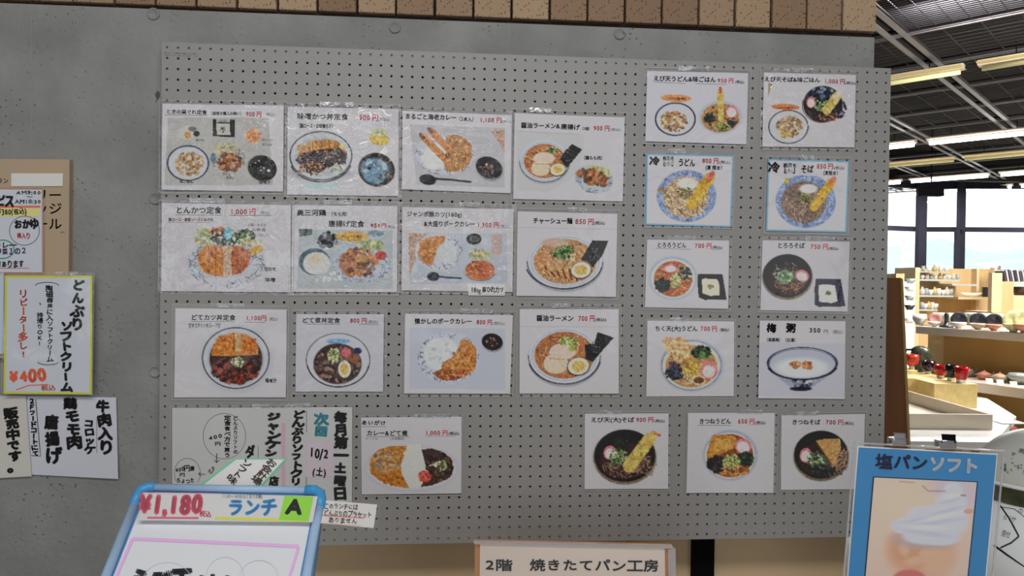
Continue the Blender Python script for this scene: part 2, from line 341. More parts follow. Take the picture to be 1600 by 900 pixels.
for r in range(2):
    for i in range(-4, 22):
        o = link('brick', bme, None, band); o.modifiers.new('bevel', 'BEVEL').width = .0015
        o.location = (-.3085 + .0948 * (i + .5) + rnd.uniform(-.0012, .0012), WY + .006 + rnd.uniform(-.001, .001), BZ + 1.2925 + .1 + .206 * r + i * .0003)
        o.scale[0] = .0893 / .089 * rnd.uniform(.985, 1.005)
# timber boarding and black post under the pegboard
m_tan = mat('tan_boarding', alb(156, 137, 108), .6, noise=(1.5, .12, (1, 1, 1)))
def px_x(px, y): return onplane(px, 880, (0, y, 0), np.array([0, 1., 0]))[0]
structure(MB().bx(.25, px_x(1079, .12), .12, .15, 0, .96).build('trim_1', m_tan)); structure(MB().bx(px_x(1112, .12), px_x(1322, .12), .12, .15, 0, .96).build('trim_2', m_tan))
structure(MB().bx(px_x(1079, .12), px_x(1112, .12), .1, .16, 0, .96).build('trim_3', m_black))
structure(MB().bx(-5, 15, -8.2, 16.2, -.1, 0).build('floor', m_floor))
ceil = structure(MB().bx(-5, 15, -8.2, 16.6, 4.3, 4.4).build('ceiling', m_dark))
hallc = structure(MB().bx(-5, 6, -8.2, -2.2, 3.3, 3.4).build('ceiling_hall', mat('hall_ceiling', (.35, .34, .32), .8, noise=(3, .05))))
structure(MB().bx(-5.2, -5, -8.2, 15.6, 0, 4.4).build('wall_left', m_white)); structure(MB().bx(-5, 15, -8.4, -8.2, 0, 4.4).build('wall_front', m_white)); structure(MB().bx(15, 15.2, -8.2, 15.6, 0, 4.4).build('wall_right', m_white))

# ================================================================ pegboard: 72 x 48 real holes
def pegboard():
    nx, nz, p, r, t = 72, 48, .025, .0031, .006
    o = [(-1, -1), (0, -1), (1, -1), (1, 0), (1, 1), (0, 1), (-1, 1), (-1, 0)]; h = p / 2
    ring = np.array([(a * h, b * h) for a, b in o]); an = np.radians([225, 270, 315, 0, 45, 90, 135, 180]); hole = np.stack([np.cos(an), np.sin(an)], 1) * r
    cx, cz = np.meshgrid(h + p * np.arange(nx), BZ + h + p * np.arange(nz)); c = np.stack([cx.ravel(), cz.ravel()], 1)
    def lay(a, y): q = c[:, None, :] + a[None]; return np.stack([q[..., 0], np.full(q.shape[:2], y), q[..., 1]], -1)
    V = np.concatenate([lay(ring, 0), lay(hole, 0), lay(hole, t)], 1).reshape(-1, 3)
    f = []
    for k in range(8):
        k2 = (k + 1) % 8; f.append((k, k2, 8 + k2, 8 + k)); f.append((8 + k, 8 + k2, 16 + k2, 16 + k))
    Fc = (np.array(f)[None] + 24 * np.arange(len(c))[:, None, None]).reshape(-1, 4)
    V[:, 1] += 0
    n0 = len(V); W_, z0, z1 = 1.8, BZ, BZ + 1.2; e = [(0, z0), (W_, z0), (W_, z1), (0, z1)]
    V = np.concatenate([V, [(a, 0, b) for a, b in e], [(a, t, b) for a, b in e]]); Fc = Fc.tolist() + [[n0 + i, n0 + (i + 1) % 4, n0 + 4 + (i + 1) % 4, n0 + 4 + i] for i in range(4)]
    me = bpy.data.meshes.new('pegboard'); me.from_pydata(V.tolist(), [], Fc); return me
root = tag(empty('pegboard', (.9, 0, BZ)), 'large grey perforated pegboard fixed to the concrete wall, covered in menu sheets', 'pegboard')
link('perforated_panel', pegboard(), mat('grey_board_paint', alb(112, 111, 109), .5, noise=(1.3, .06), bump=(8, .05)), root)
for x in (.04, .62, 1.2): MB().bx(x - .012, x + .012, .0064, WY - .0002, BZ + .05, BZ + 1.15).build('batten', m_black, root)
MB().bx(1.7, 1.798, .0064, WY - .0002, BZ + .002, BZ + 1.198).build('batten', m_black, root)  # added backing strip, keeps light out of the holes past the wall end
BN = np.array([0, 1., 0])
def bfn(y):
    def fn(px, py, lift):
        px = np.asarray(px, float); py = np.asarray(py, float)
        d = np.stack([(px - 800) / F, np.ones_like(px), -(py - 450) / F], -1) @ RM; t = (y - CP[1]) / d[..., 1]; P = CP + d * t[..., None]
        P[..., 1] -= lift; return P
    return fn
i_ = Ink(bfn(0)); K0 = alb(20, 20, 20); K1 = alb(45, 45, 45); RED = alb(180, 30, 45); GR = alb(80, 80, 80)
i_.text(256, 83.5, 309, 86, 2.6, '有孔ボード表面の取扱いは丁寧に', GR); i_.text(257, 87, 309, 89.5, 2.6, '引火しやすい物　04-3577-1144', GR)
i_.build('stamp', root)
# scribbles on the concrete left of the board
i_ = Ink(bfn(WY - .001))
for k in range(7): i_.line([(242 + k * .5, 148 + k * 1.2), (246 + (k % 3), 141 + k), (249, 150 - k), (243 + k * .7, 160 - k * 1.5)], .6, alb(60, 60, 60))
i_.build('pencil_mark', wall)
def tape(quad, y, name='clear_tape', parent=None):
    q = bfn(y)(np.array([p[0] for p in quad]), np.array([p[1] for p in quad]), 0); return MB().slab(q, (0, 1, 0), .0003).build(name, smat('tape', .08, 30, .3, .1), parent)

# ================================================================ menu sheets
def crop(c, pts): ox, oy, s = c; return [(ox + x / s, oy + y / s) for x, y in pts]
idx = [0]
def sheet(label, quad, paint, texts, c, sleeve=4, base=(165, 164, 167), group='laminated menu sheets on the pegboard', name='menu_sheet', y=-.0025, border=None, over=None):
    idx[0] += 1; sd = idx[0]
    fl = bfn(y - .0006 * (sd % 3)); ph = sd * 1.7
    def fn(px, py, lift):
        P = fl(px, py, lift); P[..., 1] -= .0016 * (1 + np.sin(P[..., 0] * 17 + ph)) * (.5 + .5 * np.sin(P[..., 2] * 13 + ph * 2)); return P
    q = np.array(quad, float); ctr = fl(q[:, 0].mean(), q[:, 1].max(), 0)
    root = tag(empty(name, ctr), label, 'menu sheet' if name == 'menu_sheet' else 'notice', group)
    # paper
    nu, nv = 10, 8; u, v = np.meshgrid(np.linspace(0, 1, nu), np.linspace(0, 1, nv)); u = u.ravel()[:, None]; v = v.ravel()[:, None]
    def grid(qq): return (qq[0] * (1 - u) + qq[1] * u) * (1 - v) + (qq[3] * (1 - u) + qq[2] * u) * v
    fa = [(a * nu + b, (a + 1) * nu + b, (a + 1) * nu + b + 1, a * nu + b + 1) for a in range(nv - 1) for b in range(nu - 1)]
    p = grid(q); me = bpy.data.meshes.new('paper'); me.from_pydata(fn(p[:, 0], p[:, 1], 0).tolist(), [], fa)
    o = link('paper', me, mat('paper', alb(*base), .6, noise=(6, .03)) if base == (165, 164, 167) else mat('paper_%d' % sum(base), alb(*base), .6, noise=(6, .03)), root)
    so = o.modifiers.new('thick', 'SOLIDIFY'); so.thickness = .0003; so.offset = -1
    if border:
        I = Ink(fn, .00015); e = border[1]; cc = q.mean(0)
        for a in range(4):
            A, B_ = q[a], q[(a + 1) % 4]; f0 = lambda P: P + (cc - P) / np.abs(cc - P).clip(1) * e
            I.fill([A, B_, f0(B_), f0(A)], alb(*border[0]))
        I.build('printed_border', root)
    if paint:
        inset = over or [(.0, .0), (1, 0), (1, 1), (0, 1)]
        qq = np.array([(q[0] * (1 - a) + q[1] * a) * (1 - b) + (q[3] * (1 - a) + q[2] * a) * b for a, b in inset])
        pr = Print(qq, 1.12, base, sd).frame(*c); paint(pr); pr.build('printed_photo', fn, root)
    if texts:
        I = Ink(fn, .0005); ox, oy, s = c
        for t in texts:
            k = t[0]
            if k == 'T': _, x0, y0, x1, y1, h, st, col = t[:8]; kw = t[8] if len(t) > 8 else {}; I.text(ox + x0 / s, oy + y0 / s, ox + x1 / s, oy + y1 / s, h / s, st, col, seed=sd, **kw)
            elif k == 'V': _, x0, y0, x1, y1, h, st, col = t[:8]; kw = t[8] if len(t) > 8 else {}; I.vtext(ox + x0 / s, oy + y0 / s, ox + x1 / s, oy + y1 / s, h / s, st, col, seed=sd, **kw)
            elif k == 'L': I.line([(ox + a / s, oy + b / s) for a, b in t[1]], t[2] / s, t[3])
            elif k == 'R': I.ring(ox + t[1] / s, oy + t[2] / s, t[3] / s, t[4] / s, t[5] / s, t[6], *(t[7:9] if len(t) > 7 else ()))
            elif k == 'F': I.fill([(ox + a / s, oy + b / s) for a, b in t[1]], t[2])
        I.build('lettering', root)
    if sleeve:
        cc = q.mean(0); e = np.array([[-1, -1.5], [1, -1.5], [1, 1], [-1, 1]]) * sleeve; rnd = random.Random(sd); q2 = q + e + np.array([[rnd.uniform(-1, 1) for _ in (0, 1)] for _ in range(4)])
        p = grid(q2); me = bpy.data.meshes.new('plastic_sleeve'); me.from_pydata(fn(p[:, 0], p[:, 1], .0011).tolist(), [], fa)
        link('plastic_sleeve', me, smat(*((('clear_film_glossy', .055, 15., .55, .005)) if sd in (2, 5, 6, 7) else (('clear_film_mid', .028, 17., .5, .005)) if sd in (1, 3, 14, 10) else ('clear_film', .018, 7., .2, .01))), root)
        I = Ink(fn, .0013)
        for a in range(4):
            if rnd.random() < .85: I.line([q2[a], q2[(a + 1) % 4]], .55, alb(140, 141, 138))
        I.build('sleeve_seam', root, vmat('seam', .25, .6))
        if rnd.random() < .75:                     # strip of clear tape holding the top
            a = rnd.uniform(.1, .6); A = q2[0] + (q2[1] - q2[0]) * a; B_ = q2[0] + (q2[1] - q2[0]) * (a + rnd.uniform(.15, .35)); 
            tq = [A + (0, -3), B_ + (0, -3), B_ + (0, 4), A + (0, 4)]; g = fn(np.array([t[0] for t in tq]), np.array([t[1] for t in tq]), .0016); MB().slab(g, (0, 1, 0), .0002).build('clear_tape', smat('tape', .08, 30, .3, .1), root)
    return root
D = alb(12, 12, 14); GY = (150, 150, 152); NAVY = (28, 34, 60); BD = dict(bold=.035); HB = dict(bold=.045, jit=.4); HW = dict(bold=.012, jit=.35); HBB = dict(bold=.085, jit=.4)
def bowlrice(p, x, y, rx, ry, rim=(28, 32, 60), w=10):
    p.E(x, y, rx, ry, (160, 162, 167)); p.R(x, y, rx, ry, w, rim)
RICE = [(165, 135, 100), (150, 118, 82), (180, 155, 120), (120, 88, 58), (190, 165, 130)]
BROWN = [(110, 70, 45), (85, 52, 36), (140, 95, 62), (65, 42, 32)]; GREEN = [(60, 95, 55), (95, 125, 75), (140, 160, 110), (40, 65, 45)]
KARA = [(150, 95, 60), (120, 72, 45), (175, 120, 78), (95, 58, 38), (165, 110, 62)]
WAK = [(25, 38, 38), (35, 52, 50), (22, 25, 30), (50, 68, 60)]; UDON = [(188, 165, 130), (170, 145, 110), (200, 180, 148), (150, 120, 88)]; SOBA = [(130, 105, 90), (105, 82, 72), (155, 130, 112), (85, 62, 55)]
SOUP = (150, 95, 50)
def plate_lines(p, x, y, rx, ry, n=26, inner=.8, col=(40, 45, 75)):
    p.N(x, y, rx, ry, n, 2.5, [col, (70, 78, 105)], 60, inner)
def miso(p, x, y, rx, ry, rot=15):
    p.E(x + 4, y + ry * .25, rx * .95, ry * .95, (120, 122, 125), rot, .3); p.E(x, y, rx, ry, (28, 27, 30), rot, .08); p.B(x - 2, y + 6, rx * .55, ry * .5, 22, (6, 14), [(110, 60, 58), (150, 125, 120), (70, 30, 32), (135, 90, 80)], rot)
def ramen(p, x, y, rx, ry, s=1., soup=(165, 110, 72)):
    p.E(x, y + ry * .1, rx * 1.22, ry * 1.25, (140, 143, 148), 0, .06); p.E(x, y, rx * 1.19, ry * 1.2, (166, 167, 172), 0, .05); p.R(x, y, rx * 1.2, ry * 1.22, 4, (35, 36, 55), 0, 0, 180); p.R(x, y, rx * 1.08, ry * 1.08, 5, (120, 150, 180))
    p.E(x, y, rx, ry, soup, 0, .05, 6); p.N(x, y, rx * .95, ry * .95, 46, 7 * s, [(190, 150, 105), (120, 72, 48), (150, 100, 62), (200, 165, 120)], 120 * s)
def nori(p, pts):
    p.P(pts, (35, 36, 38), 16); c = np.mean(pts, 0); p.B(c[0], c[1], 55, 60, 60, (3, 7), [(120, 122, 105), (20, 20, 24), (85, 88, 80)])
def egg(p, x, y, rx, ry, rot=-10): p.E(x, y + 4, rx * 1.08, ry * 1.08, (70, 50, 40), rot); p.E(x, y, rx, ry, (195, 188, 165), rot, .08); p.E(x, y, rx * .62, ry * .62, (200, 160, 90), rot, .3)
def blackbowl(p, x, y, rx, ry): p.E(x, y + ry * .06, rx * 1.04, ry * 1.05, (120, 105, 88), 0, .06); p.E(x, y, rx, ry, (28, 25, 27), 0, .04); p.E(x, y + ry * .2, rx * .85, ry * .72, (62, 42, 38), 0, .1, 6)
def kama(p, x, y, rx, ry, rot=20): p.E(x, y, rx, ry, (200, 115, 125), rot, .08); p.E(x, y + ry * .12, rx * .78, ry * .72, (196, 180, 178), rot, .15)

def s1(p):
    p.P([(130, 190), (1010, 190), (1050, 785), (100, 785)], (150, 150, 148)); p.B(930, 240, 150, 60, 14, (3, 8), [(190, 200, 205)])
    p.E(300, 325, 85, 60, (160, 160, 156), 0, .3); p.B(305, 345, 28, 22, 16, (8, 14), [(190, 130, 60), (200, 150, 90)]); p.E(342, 290, 36, 24, (118, 112, 108)); p.E(380, 332, 27, 25, (36, 36, 38))
    p.P([(518, 205), (712, 208), (712, 362), (520, 355)], (24, 24, 26)); p.P([(552, 240), (672, 242), (674, 345), (556, 340)], (158, 158, 150)); p.P([(555, 205), (672, 205), (672, 232), (555, 232)], (150, 150, 150)); p.B(605, 295, 28, 25, 14, (4, 10), [(40, 40, 38), (90, 90, 80)])
    p.E(875, 350, 80, 66, (160, 150, 140), 0, .2); p.B(880, 352, 62, 52, 46, (10, 20), [(205, 125, 80), (190, 105, 60), (210, 145, 100)])
    bowlrice(p, 305, 592, 178, 152); p.B(318, 600, 122, 105, 190, (8, 18), RICE)
    p.E(640, 470, 110, 60, (168, 162, 132), 0, .5); plate_lines(p, 660, 560, 150, 130, 34, .6); p.B(665, 580, 108, 78, 90, (10, 24), KARA); p.E(525, 545, 24, 40, (90, 120, 135), 0, .4)
    p.E(955, 635, 130, 112, (28, 27, 27), 20, .05); p.R(955, 635, 128, 110, 7, (120, 110, 85), 20, 60, 230); p.B(960, 620, 80, 70, 16, (4, 12), [(150, 152, 152), (70, 75, 70), (200, 200, 200)])
def s2(p):
    p.E(320, 640, 260, 60, (140, 142, 146), 0, .5); bowlrice(p, 325, 495, 255, 200, (40, 44, 55), 7); p.R(325, 505, 262, 205, 9, (30, 34, 45), 0, 20, 160); p.E(325, 500, 218, 165, (150, 155, 155), 0, .05)
    p.P([(120, 530), (160, 430), (260, 370), (360, 355), (460, 375), (520, 430), (545, 470), (120, 545)], (178, 125, 60), 10); p.B(320, 420, 190, 45, 60, (8, 18), [(190, 135, 65), (165, 105, 50), (200, 150, 85)])
    p.P([(110, 530), (180, 470), (330, 440), (480, 430), (545, 480), (530, 560), (420, 580), (300, 640), (190, 600)], (62, 42, 42), 22); p.B(330, 510, 190, 60, 130, (5, 12), [(55, 32, 32), (110, 80, 78), (150, 130, 120), (40, 24, 26)])
    p.B(250, 600, 110, 50, 60, (6, 14), [(160, 105, 55), (90, 50, 30), (190, 150, 90), (60, 35, 25)]); p.B(440, 600, 80, 40, 40, (8, 16), [(165, 168, 160), (140, 142, 130)])
    for x in (255, 330, 395, 465): p.L([(x, 380), (x + 15, 560)], 5, (75, 45, 35))
    p.E(808, 358, 82, 48, (190, 165, 60), 8, .15); p.E(800, 365, 30, 20, (205, 165, 90)); p.E(800, 300, 70, 30, (160, 165, 130), 0, .6)
    p.E(785, 610, 152, 138, (45, 36, 34), 20, .05); p.E(772, 618, 122, 108, (100, 130, 150), 20, .2); p.B(770, 590, 90, 60, 22, (10, 26), [(115, 150, 175), (70, 110, 145), (150, 165, 175), (40, 45, 55)]); p.B(860, 660, 60, 50, 22, (6, 16), [(150, 105, 60), (30, 24, 26), (70, 50, 40)])
    p.E(330, 745, 150, 30, (150, 168, 172), 0, .6)
def s3(p):
    p.P([(120, 205), (1010, 240), (1010, 800), (190, 770)], (152, 152, 155)); p.P([(880, 260), (1010, 260), (1010, 470)], (170, 140, 125))
    p.E(450, 480, 285, 195, (158, 162, 170), 0, .1); plate_lines(p, 450, 490, 280, 195, 60, .75, (35, 38, 70)); p.E(360, 520, 130, 120, (172, 175, 172), 0, .3, 4)
    p.P([(470, 310), (560, 300), (650, 340), (700, 400), (705, 520), (660, 600), (560, 650), (460, 640), (440, 560), (470, 450)], (165, 122, 82), 8); p.B(580, 480, 100, 140, 60, (8, 22), [(170, 128, 88), (150, 102, 62), (180, 140, 100)]); p.B(540, 620, 90, 30, 30, (6, 14), [(170, 125, 50), (150, 100, 45)])
    p.tempura(460, 540, 245, 320, 62, (110, 80, 80), (185, 125, 78)); p.tempura(490, 440, 320, 270, 62, (120, 90, 100), (190, 130, 80)); p.B(480, 495, 26, 22, 16, (4, 9), [(40, 60, 35), (70, 50, 40)])
    p.E(290, 725, 78, 50, (34, 36, 44), 10, .1, 8); p.L([(350, 715), (500, 725), (690, 745)], 18, (38, 40, 50)); miso(p, 865, 612, 128, 98, 25)
def s4(p):
    p.P([(75, 215), (700, 240), (700, 380), (640, 620), (370, 780), (75, 770)], (160, 161, 163)); ramen(p, 335, 490, 195, 160)
    p.E(330, 465, 100, 58, (185, 165, 148), 0, .08); p.E(300, 560, 90, 70, (190, 168, 145), 0, .08); p.L([(250, 515), (370, 520)], 4, (150, 115, 95)); p.B(410, 390, 50, 30, 46, (6, 12), GREEN + [(180, 190, 140)])
    nori(p, [(590, 330), (690, 380), (545, 555), (480, 470), (510, 420)]); egg(p, 458, 570, 72, 55)
    p.E(800, 660, 185, 130, (150, 158, 165), 15, .1); plate_lines(p, 800, 670, 180, 125, 30, .8); p.E(840, 590, 120, 55, (165, 168, 125), 10, .5); p.B(790, 640, 155, 70, 110, (10, 26), KARA, 20)
def s5(p):
    p.E(640, 560, 350, 215, (158, 160, 166), 0, .06); plate_lines(p, 640, 580, 340, 210, 90, .8, (35, 38, 66))
    p.B(445, 350, 80, 90, 50, (14, 28), [(165, 165, 125), (150, 150, 115)]); p.B(570, 290, 70, 40, 40, (8, 18), [(170, 90, 50), (90, 60, 40), (190, 110, 60)]); p.B(640, 350, 140, 70, 150, (6, 16), [(40, 60, 40), (60, 90, 55), (25, 30, 26), (165, 170, 150)])
    p.E(655, 310, 34, 58, (90, 160, 180), 0, .3); p.B(655, 320, 26, 44, 14, (5, 10), [(150, 190, 200)]); p.B(800, 330, 90, 60, 90, (6, 16), [(50, 85, 45), (80, 115, 65), (130, 140, 110), (30, 40, 34)])
    p.B(850, 385, 100, 34, 50, (8, 18), [(165, 160, 120), (185, 175, 140)])
    p.P([(455, 418), (610, 415), (620, 690), (520, 680), (440, 640), (390, 540), (400, 480)], (185, 115, 42), 12); p.P([(680, 415), (780, 425), (860, 480), (840, 580), (780, 650), (690, 680)], (175, 98, 45), 12)
    p.B(520, 550, 120, 120, 130, (6, 16), [(200, 130, 50), (165, 92, 35), (190, 120, 45)]); p.B(760, 540, 85, 110, 110, (6, 16), [(190, 112, 52), (155, 80, 38)])
    p.P([(615, 415), (690, 415), (675, 690), (615, 690)], (180, 150, 125), 6); p.L([(545, 430), (545, 690)], 5, (120, 70, 30)); p.L([(740, 420), (742, 660)], 5, (110, 62, 30)); p.L([(485, 430), (490, 660)], 4, (130, 80, 35)); p.L([(795, 450), (790, 630)], 4, (120, 66, 30))
    p.E(905, 455, 62, 34, (190, 148, 50), -22); p.P([(330, 600), (400, 640), (390, 690), (310, 640)], (165, 190, 215))
def s6(p):
    p.P([(130, 280), (980, 290), (980, 820), (110, 820)], (148, 155, 158)); p.P([(130, 280), (250, 280), (250, 330), (130, 350)], (70, 85, 80))
    p.B(385, 375, 95, 65, 70, (10, 26), [(28, 30, 40), (45, 48, 62), (120, 125, 140), (22, 22, 28)]); p.E(825, 320, 75, 30, (120, 140, 150), 0, .2); p.E(270, 575, 142, 122, (70, 92, 105), 0, .06); p.E(290, 590, 125, 105, (168, 168, 165), 0, .1, 5); p.E(280, 545, 60, 40, (180, 165, 145), 0, .7)
    p.E(610, 345, 152, 46, (195, 150, 55), 0, .08); p.E(700, 590, 270, 165, (150, 158, 168), 0, .1); plate_lines(p, 700, 600, 268, 165, 70, .75); p.B(760, 430, 120, 40, 36, (14, 28), [(160, 165, 115), (140, 150, 105)])
    p.B(670, 580, 165, 125, 170, (12, 30), KARA); p.E(545, 585, 52, 70, (150, 95, 58), 10, .3); p.E(700, 550, 62, 34, (175, 130, 70), 0, .4); p.E(870, 520, 50, 42, (180, 75, 62), 0, .3); p.B(400, 720, 120, 60, 20, (6, 20), [(185, 192, 198)])
def s7(p):
    p.P([(140, 285), (1030, 290), (1030, 735), (150, 750)], (152, 157, 166)); p.P([(140, 290), (300, 290), (160, 620), (140, 700)], (165, 140, 125)); p.P([(890, 300), (985, 300), (980, 480), (890, 480)], (165, 145, 140))
    p.E(400, 460, 205, 165, (162, 165, 172), 0, .08); plate_lines(p, 420, 460, 205, 160, 44, .85, (60, 68, 100)); p.P([(240, 360), (330, 315), (480, 310), (450, 390), (390, 440), (350, 580), (270, 560), (220, 480)], (180, 122, 70), 8); p.B(320, 430, 80, 110, 46, (8, 20), [(190, 132, 80), (165, 102, 55)])
    p.E(480, 460, 95, 90, (166, 170, 172), 0, .3, 4); p.E(728, 340, 68, 50, (45, 48, 50), 0, .08); p.E(735, 340, 48, 32, (95, 98, 98)); p.B(790, 480, 100, 46, 50, (8, 20), [(168, 170, 130), (185, 165, 110), (150, 155, 115)]); p.E(790, 640, 160, 90, (150, 154, 160)); p.E(785, 620, 132, 88, (180, 105, 65), 0, .05, 8); p.B(740, 615, 80, 70, 70, (6, 15), [(190, 118, 72), (160, 85, 52)]); p.B(850, 625, 60, 60, 40, (6, 15), [(190, 112, 90), (175, 95, 70)])
    p.R(785, 625, 140, 92, 5, (110, 60, 40), 0, 20, 160); p.E(360, 680, 55, 40, (30, 38, 50)); p.L([(410, 680), (500, 690), (610, 695)], 14, (40, 55, 75))
def s8(p):
    ramen(p, 510, 515, 285, 205, 1.1, (172, 135, 98)); p.R(500, 520, 350, 240, 7, (28, 30, 40), 0, 10, 165); p.E(420, 340, 130, 40, (172, 150, 135), 0, .5); p.E(310, 510, 70, 80, (185, 130, 92), 0, .5); p.B(470, 520, 200, 150, 60, (8, 14), UDON, 0, .4)
    for k in range(16): p.L([(330 + k * 18, 560 + (k * 37) % 60), (365 + k * 17, 640 + (k * 53) % 50)], 16, (185, 140, 95) if k % 3 else (110, 65, 45))
    p.B(485, 430, 90, 62, 90, (8, 17), [(70, 110, 65), (45, 80, 48), (120, 145, 100), (90, 130, 80)]); nori(p, [(760, 320), (905, 325), (850, 460), (760, 570), (720, 520), (650, 500)]); egg(p, 655, 592, 90, 72)
def s9(p):
    p.E(640, 500, 310, 290, (150, 152, 160), 0, .3); bowlrice(p, 630, 490, 302, 275, (25, 38, 52), 8); p.E(632, 500, 250, 235, (140, 142, 150)); p.E(632, 500, 238, 222, (70, 42, 38), 0, .05, 8)
    p.P([(420, 380), (500, 290), (620, 258), (720, 275), (800, 320), (830, 400), (830, 460), (600, 470), (410, 470)], (195, 120, 48), 12); p.B(530, 370, 100, 85, 110, (6, 16), [(205, 130, 52), (175, 98, 38)]); p.B(760, 375, 65, 75, 70, (6, 16), [(200, 122, 50), (170, 95, 40)]); p.P([(622, 262), (680, 270), (675, 445), (628, 440)], (190, 150, 105), 6)
    p.L([(613, 270), (612, 430)], 4, (110, 62, 30)); p.B(630, 610, 210, 105, 200, (10, 28), [(92, 52, 48), (70, 38, 36), (120, 78, 66), (150, 60, 40), (50, 28, 30)]); p.B(650, 530, 60, 50, 90, (6, 13), [(170, 180, 130), (110, 130, 75), (195, 195, 160), (80, 90, 50)])
def s10(p):
    bowlrice(p, 470, 525, 298, 250, (35, 35, 45), 5); p.R(470, 535, 292, 242, 9, (28, 24, 30), 0, 10, 170); p.E(470, 350, 110, 26, (110, 145, 180), 0, .4); p.E(465, 560, 225, 190, (66, 46, 42), 0, .06, 8)
    p.B(465, 570, 205, 165, 210, (10, 28), [(80, 58, 52), (58, 40, 38), (110, 82, 72), (45, 30, 30), (130, 105, 95)]); p.B(430, 490, 60, 75, 120, (5, 12), [(165, 170, 110), (120, 130, 70), (190, 190, 150)]); p.E(545, 455, 50, 45, (185, 95, 105), 0, .4); p.E(650, 440, 40, 30, (40, 45, 85), 0, .4); p.E(620, 510, 55, 45, (130, 85, 55), 0, .5); egg(p, 530, 610, 60, 82, 0)
def s11(p):
    p.P([(125, 200), (1050, 210), (1050, 800), (125, 790)], (155, 158, 168)); p.E(500, 490, 300, 250, (160, 164, 174), 0, .1); plate_lines(p, 500, 490, 300, 245, 80, .85, (40, 44, 75)); p.E(430, 450, 170, 160, (172, 176, 180), 0, .15, 5); p.B(430, 440, 140, 130, 60, (10, 24), [(176, 180, 182), (164, 168, 170)])
    p.P([(630, 305), (700, 320), (770, 400), (770, 560), (700, 650), (560, 710), (430, 705), (340, 640), (430, 600), (440, 540), (560, 470), (600, 380)], (178, 120, 62), 10); p.B(640, 540, 120, 130, 90, (8, 22), [(188, 130, 70), (160, 98, 48), (195, 140, 82)]); p.P([(340, 640), (430, 600), (700, 610), (660, 670), (560, 712), (430, 705)], (150, 88, 50), 10); p.B(540, 650, 150, 40, 40, (6, 16), [(165, 100, 55), (185, 135, 90), (130, 72, 42)]); miso(p, 925, 335, 102, 80, 12)
def s12(p):
    ramen(p, 490, 480, 280, 220, 1.15); p.R(490, 495, 340, 255, 6, (28, 30, 45), 0, 10, 165); p.E(470, 445, 125, 78, (188, 165, 155), 0, .06); p.E(410, 560, 115, 95, (192, 168, 148), 0, .06); p.L([(350, 510), (500, 520)], 5, (150, 110, 90)); p.R(470, 445, 125, 78, 5, (120, 75, 60), 0, 180, 330)
    p.B(530, 350, 90, 40, 80, (8, 16), [(150, 170, 95), (90, 120, 60), (180, 185, 130)]); p.E(560, 410, 30, 34, (150, 160, 80), 0, .3); nori(p, [(800, 262), (955, 315), (850, 430), (755, 545), (690, 510), (680, 380), (770, 370)]); egg(p, 622, 582, 100, 80)
def s13(p):
    p.E(370, 575, 205, 168, (165, 166, 172)); p.R(367, 575, 205, 168, 12, (28, 32, 60)); p.B(350, 600, 135, 105, 190, (8, 20), RICE + [(175, 120, 80)])
    p.E(835, 560, 225, 170, (150, 155, 160)); p.E(835, 565, 195, 150, (165, 125, 85), 0, .05); p.B(830, 570, 170, 130, 150, (8, 18), [(170, 130, 75), (120, 90, 50), (150, 115, 75), (60, 70, 45)]); p.B(720, 560, 50, 50, 50, (8, 18), WAK + [(60, 70, 40)]); p.B(850, 650, 80, 40, 90, (5, 12), [(120, 140, 80), (60, 80, 45), (170, 165, 90)])
    kama(p, 950, 500, 62, 65); p.P([(905, 590), (1030, 600), (960, 670), (900, 620)], (40, 45, 62)); p.tempura(840, 575, 832, 285, 62, (180, 100, 85), (195, 165, 90)); p.E(375, 357, 158, 38, (205, 135, 85), 3, .08)
def s14(p):
    p.E(345, 655, 205, 172, (165, 165, 168)); p.R(345, 655, 203, 172, 9, (40, 42, 68)); p.B(355, 650, 130, 105, 190, (8, 20), RICE); p.E(320, 740, 60, 35, (175, 150, 90), 0, .4); p.E(315, 448, 145, 32, (205, 120, 60), 2, .08)
    p.E(705, 420, 205, 190, (48, 32, 35), 0, .05, 8); p.R(690, 430, 200, 180, 6, (110, 70, 60), 0, 60, 200); p.B(700, 300, 130, 55, 60, (10, 26), [(28, 36, 50), (70, 95, 125), (30, 30, 38), (120, 140, 160)]); p.B(690, 430, 110, 60, 80, (6, 14), GREEN + [(150, 165, 120)]); p.B(860, 470, 90, 100, 50, (6, 18), [(35, 30, 48), (110, 105, 120), (60, 50, 70)]); p.B(760, 550, 120, 40, 60, (5, 14), [(120, 80, 60), (50, 30, 30), (160, 120, 90)]); kama(p, 580, 400, 45, 58, 10)
    p.tempura(745, 480, 855, 330, 92, (190, 170, 165), (190, 165, 95)); p.P([(135, 200), (175, 205), (150, 300), (135, 330)], (150, 135, 100))
def s15(p):
    p.E(485, 510, 310, 270, (120, 138, 172), 0, .05); p.N(485, 510, 305, 265, 130, 6, [(60, 75, 125), (150, 162, 190), (85, 100, 150), (170, 178, 195)], 60, .72); p.E(480, 520, 235, 215, (175, 150, 120), 0, .1); p.N(480, 520, 232, 212, 190, 11, UDON + [(120, 80, 50)], 130)
    p.E(500, 380, 110, 62, (188, 180, 172), 0, .4); p.B(470, 480, 85, 62, 120, (4, 10), [(60, 65, 25), (110, 105, 45), (140, 130, 70), (35, 35, 18)]); p.E(220, 450, 35, 28, (150, 125, 85), 0, .5); p.tempura(540, 600, 725, 320, 108, (190, 95, 70), (195, 150, 40))
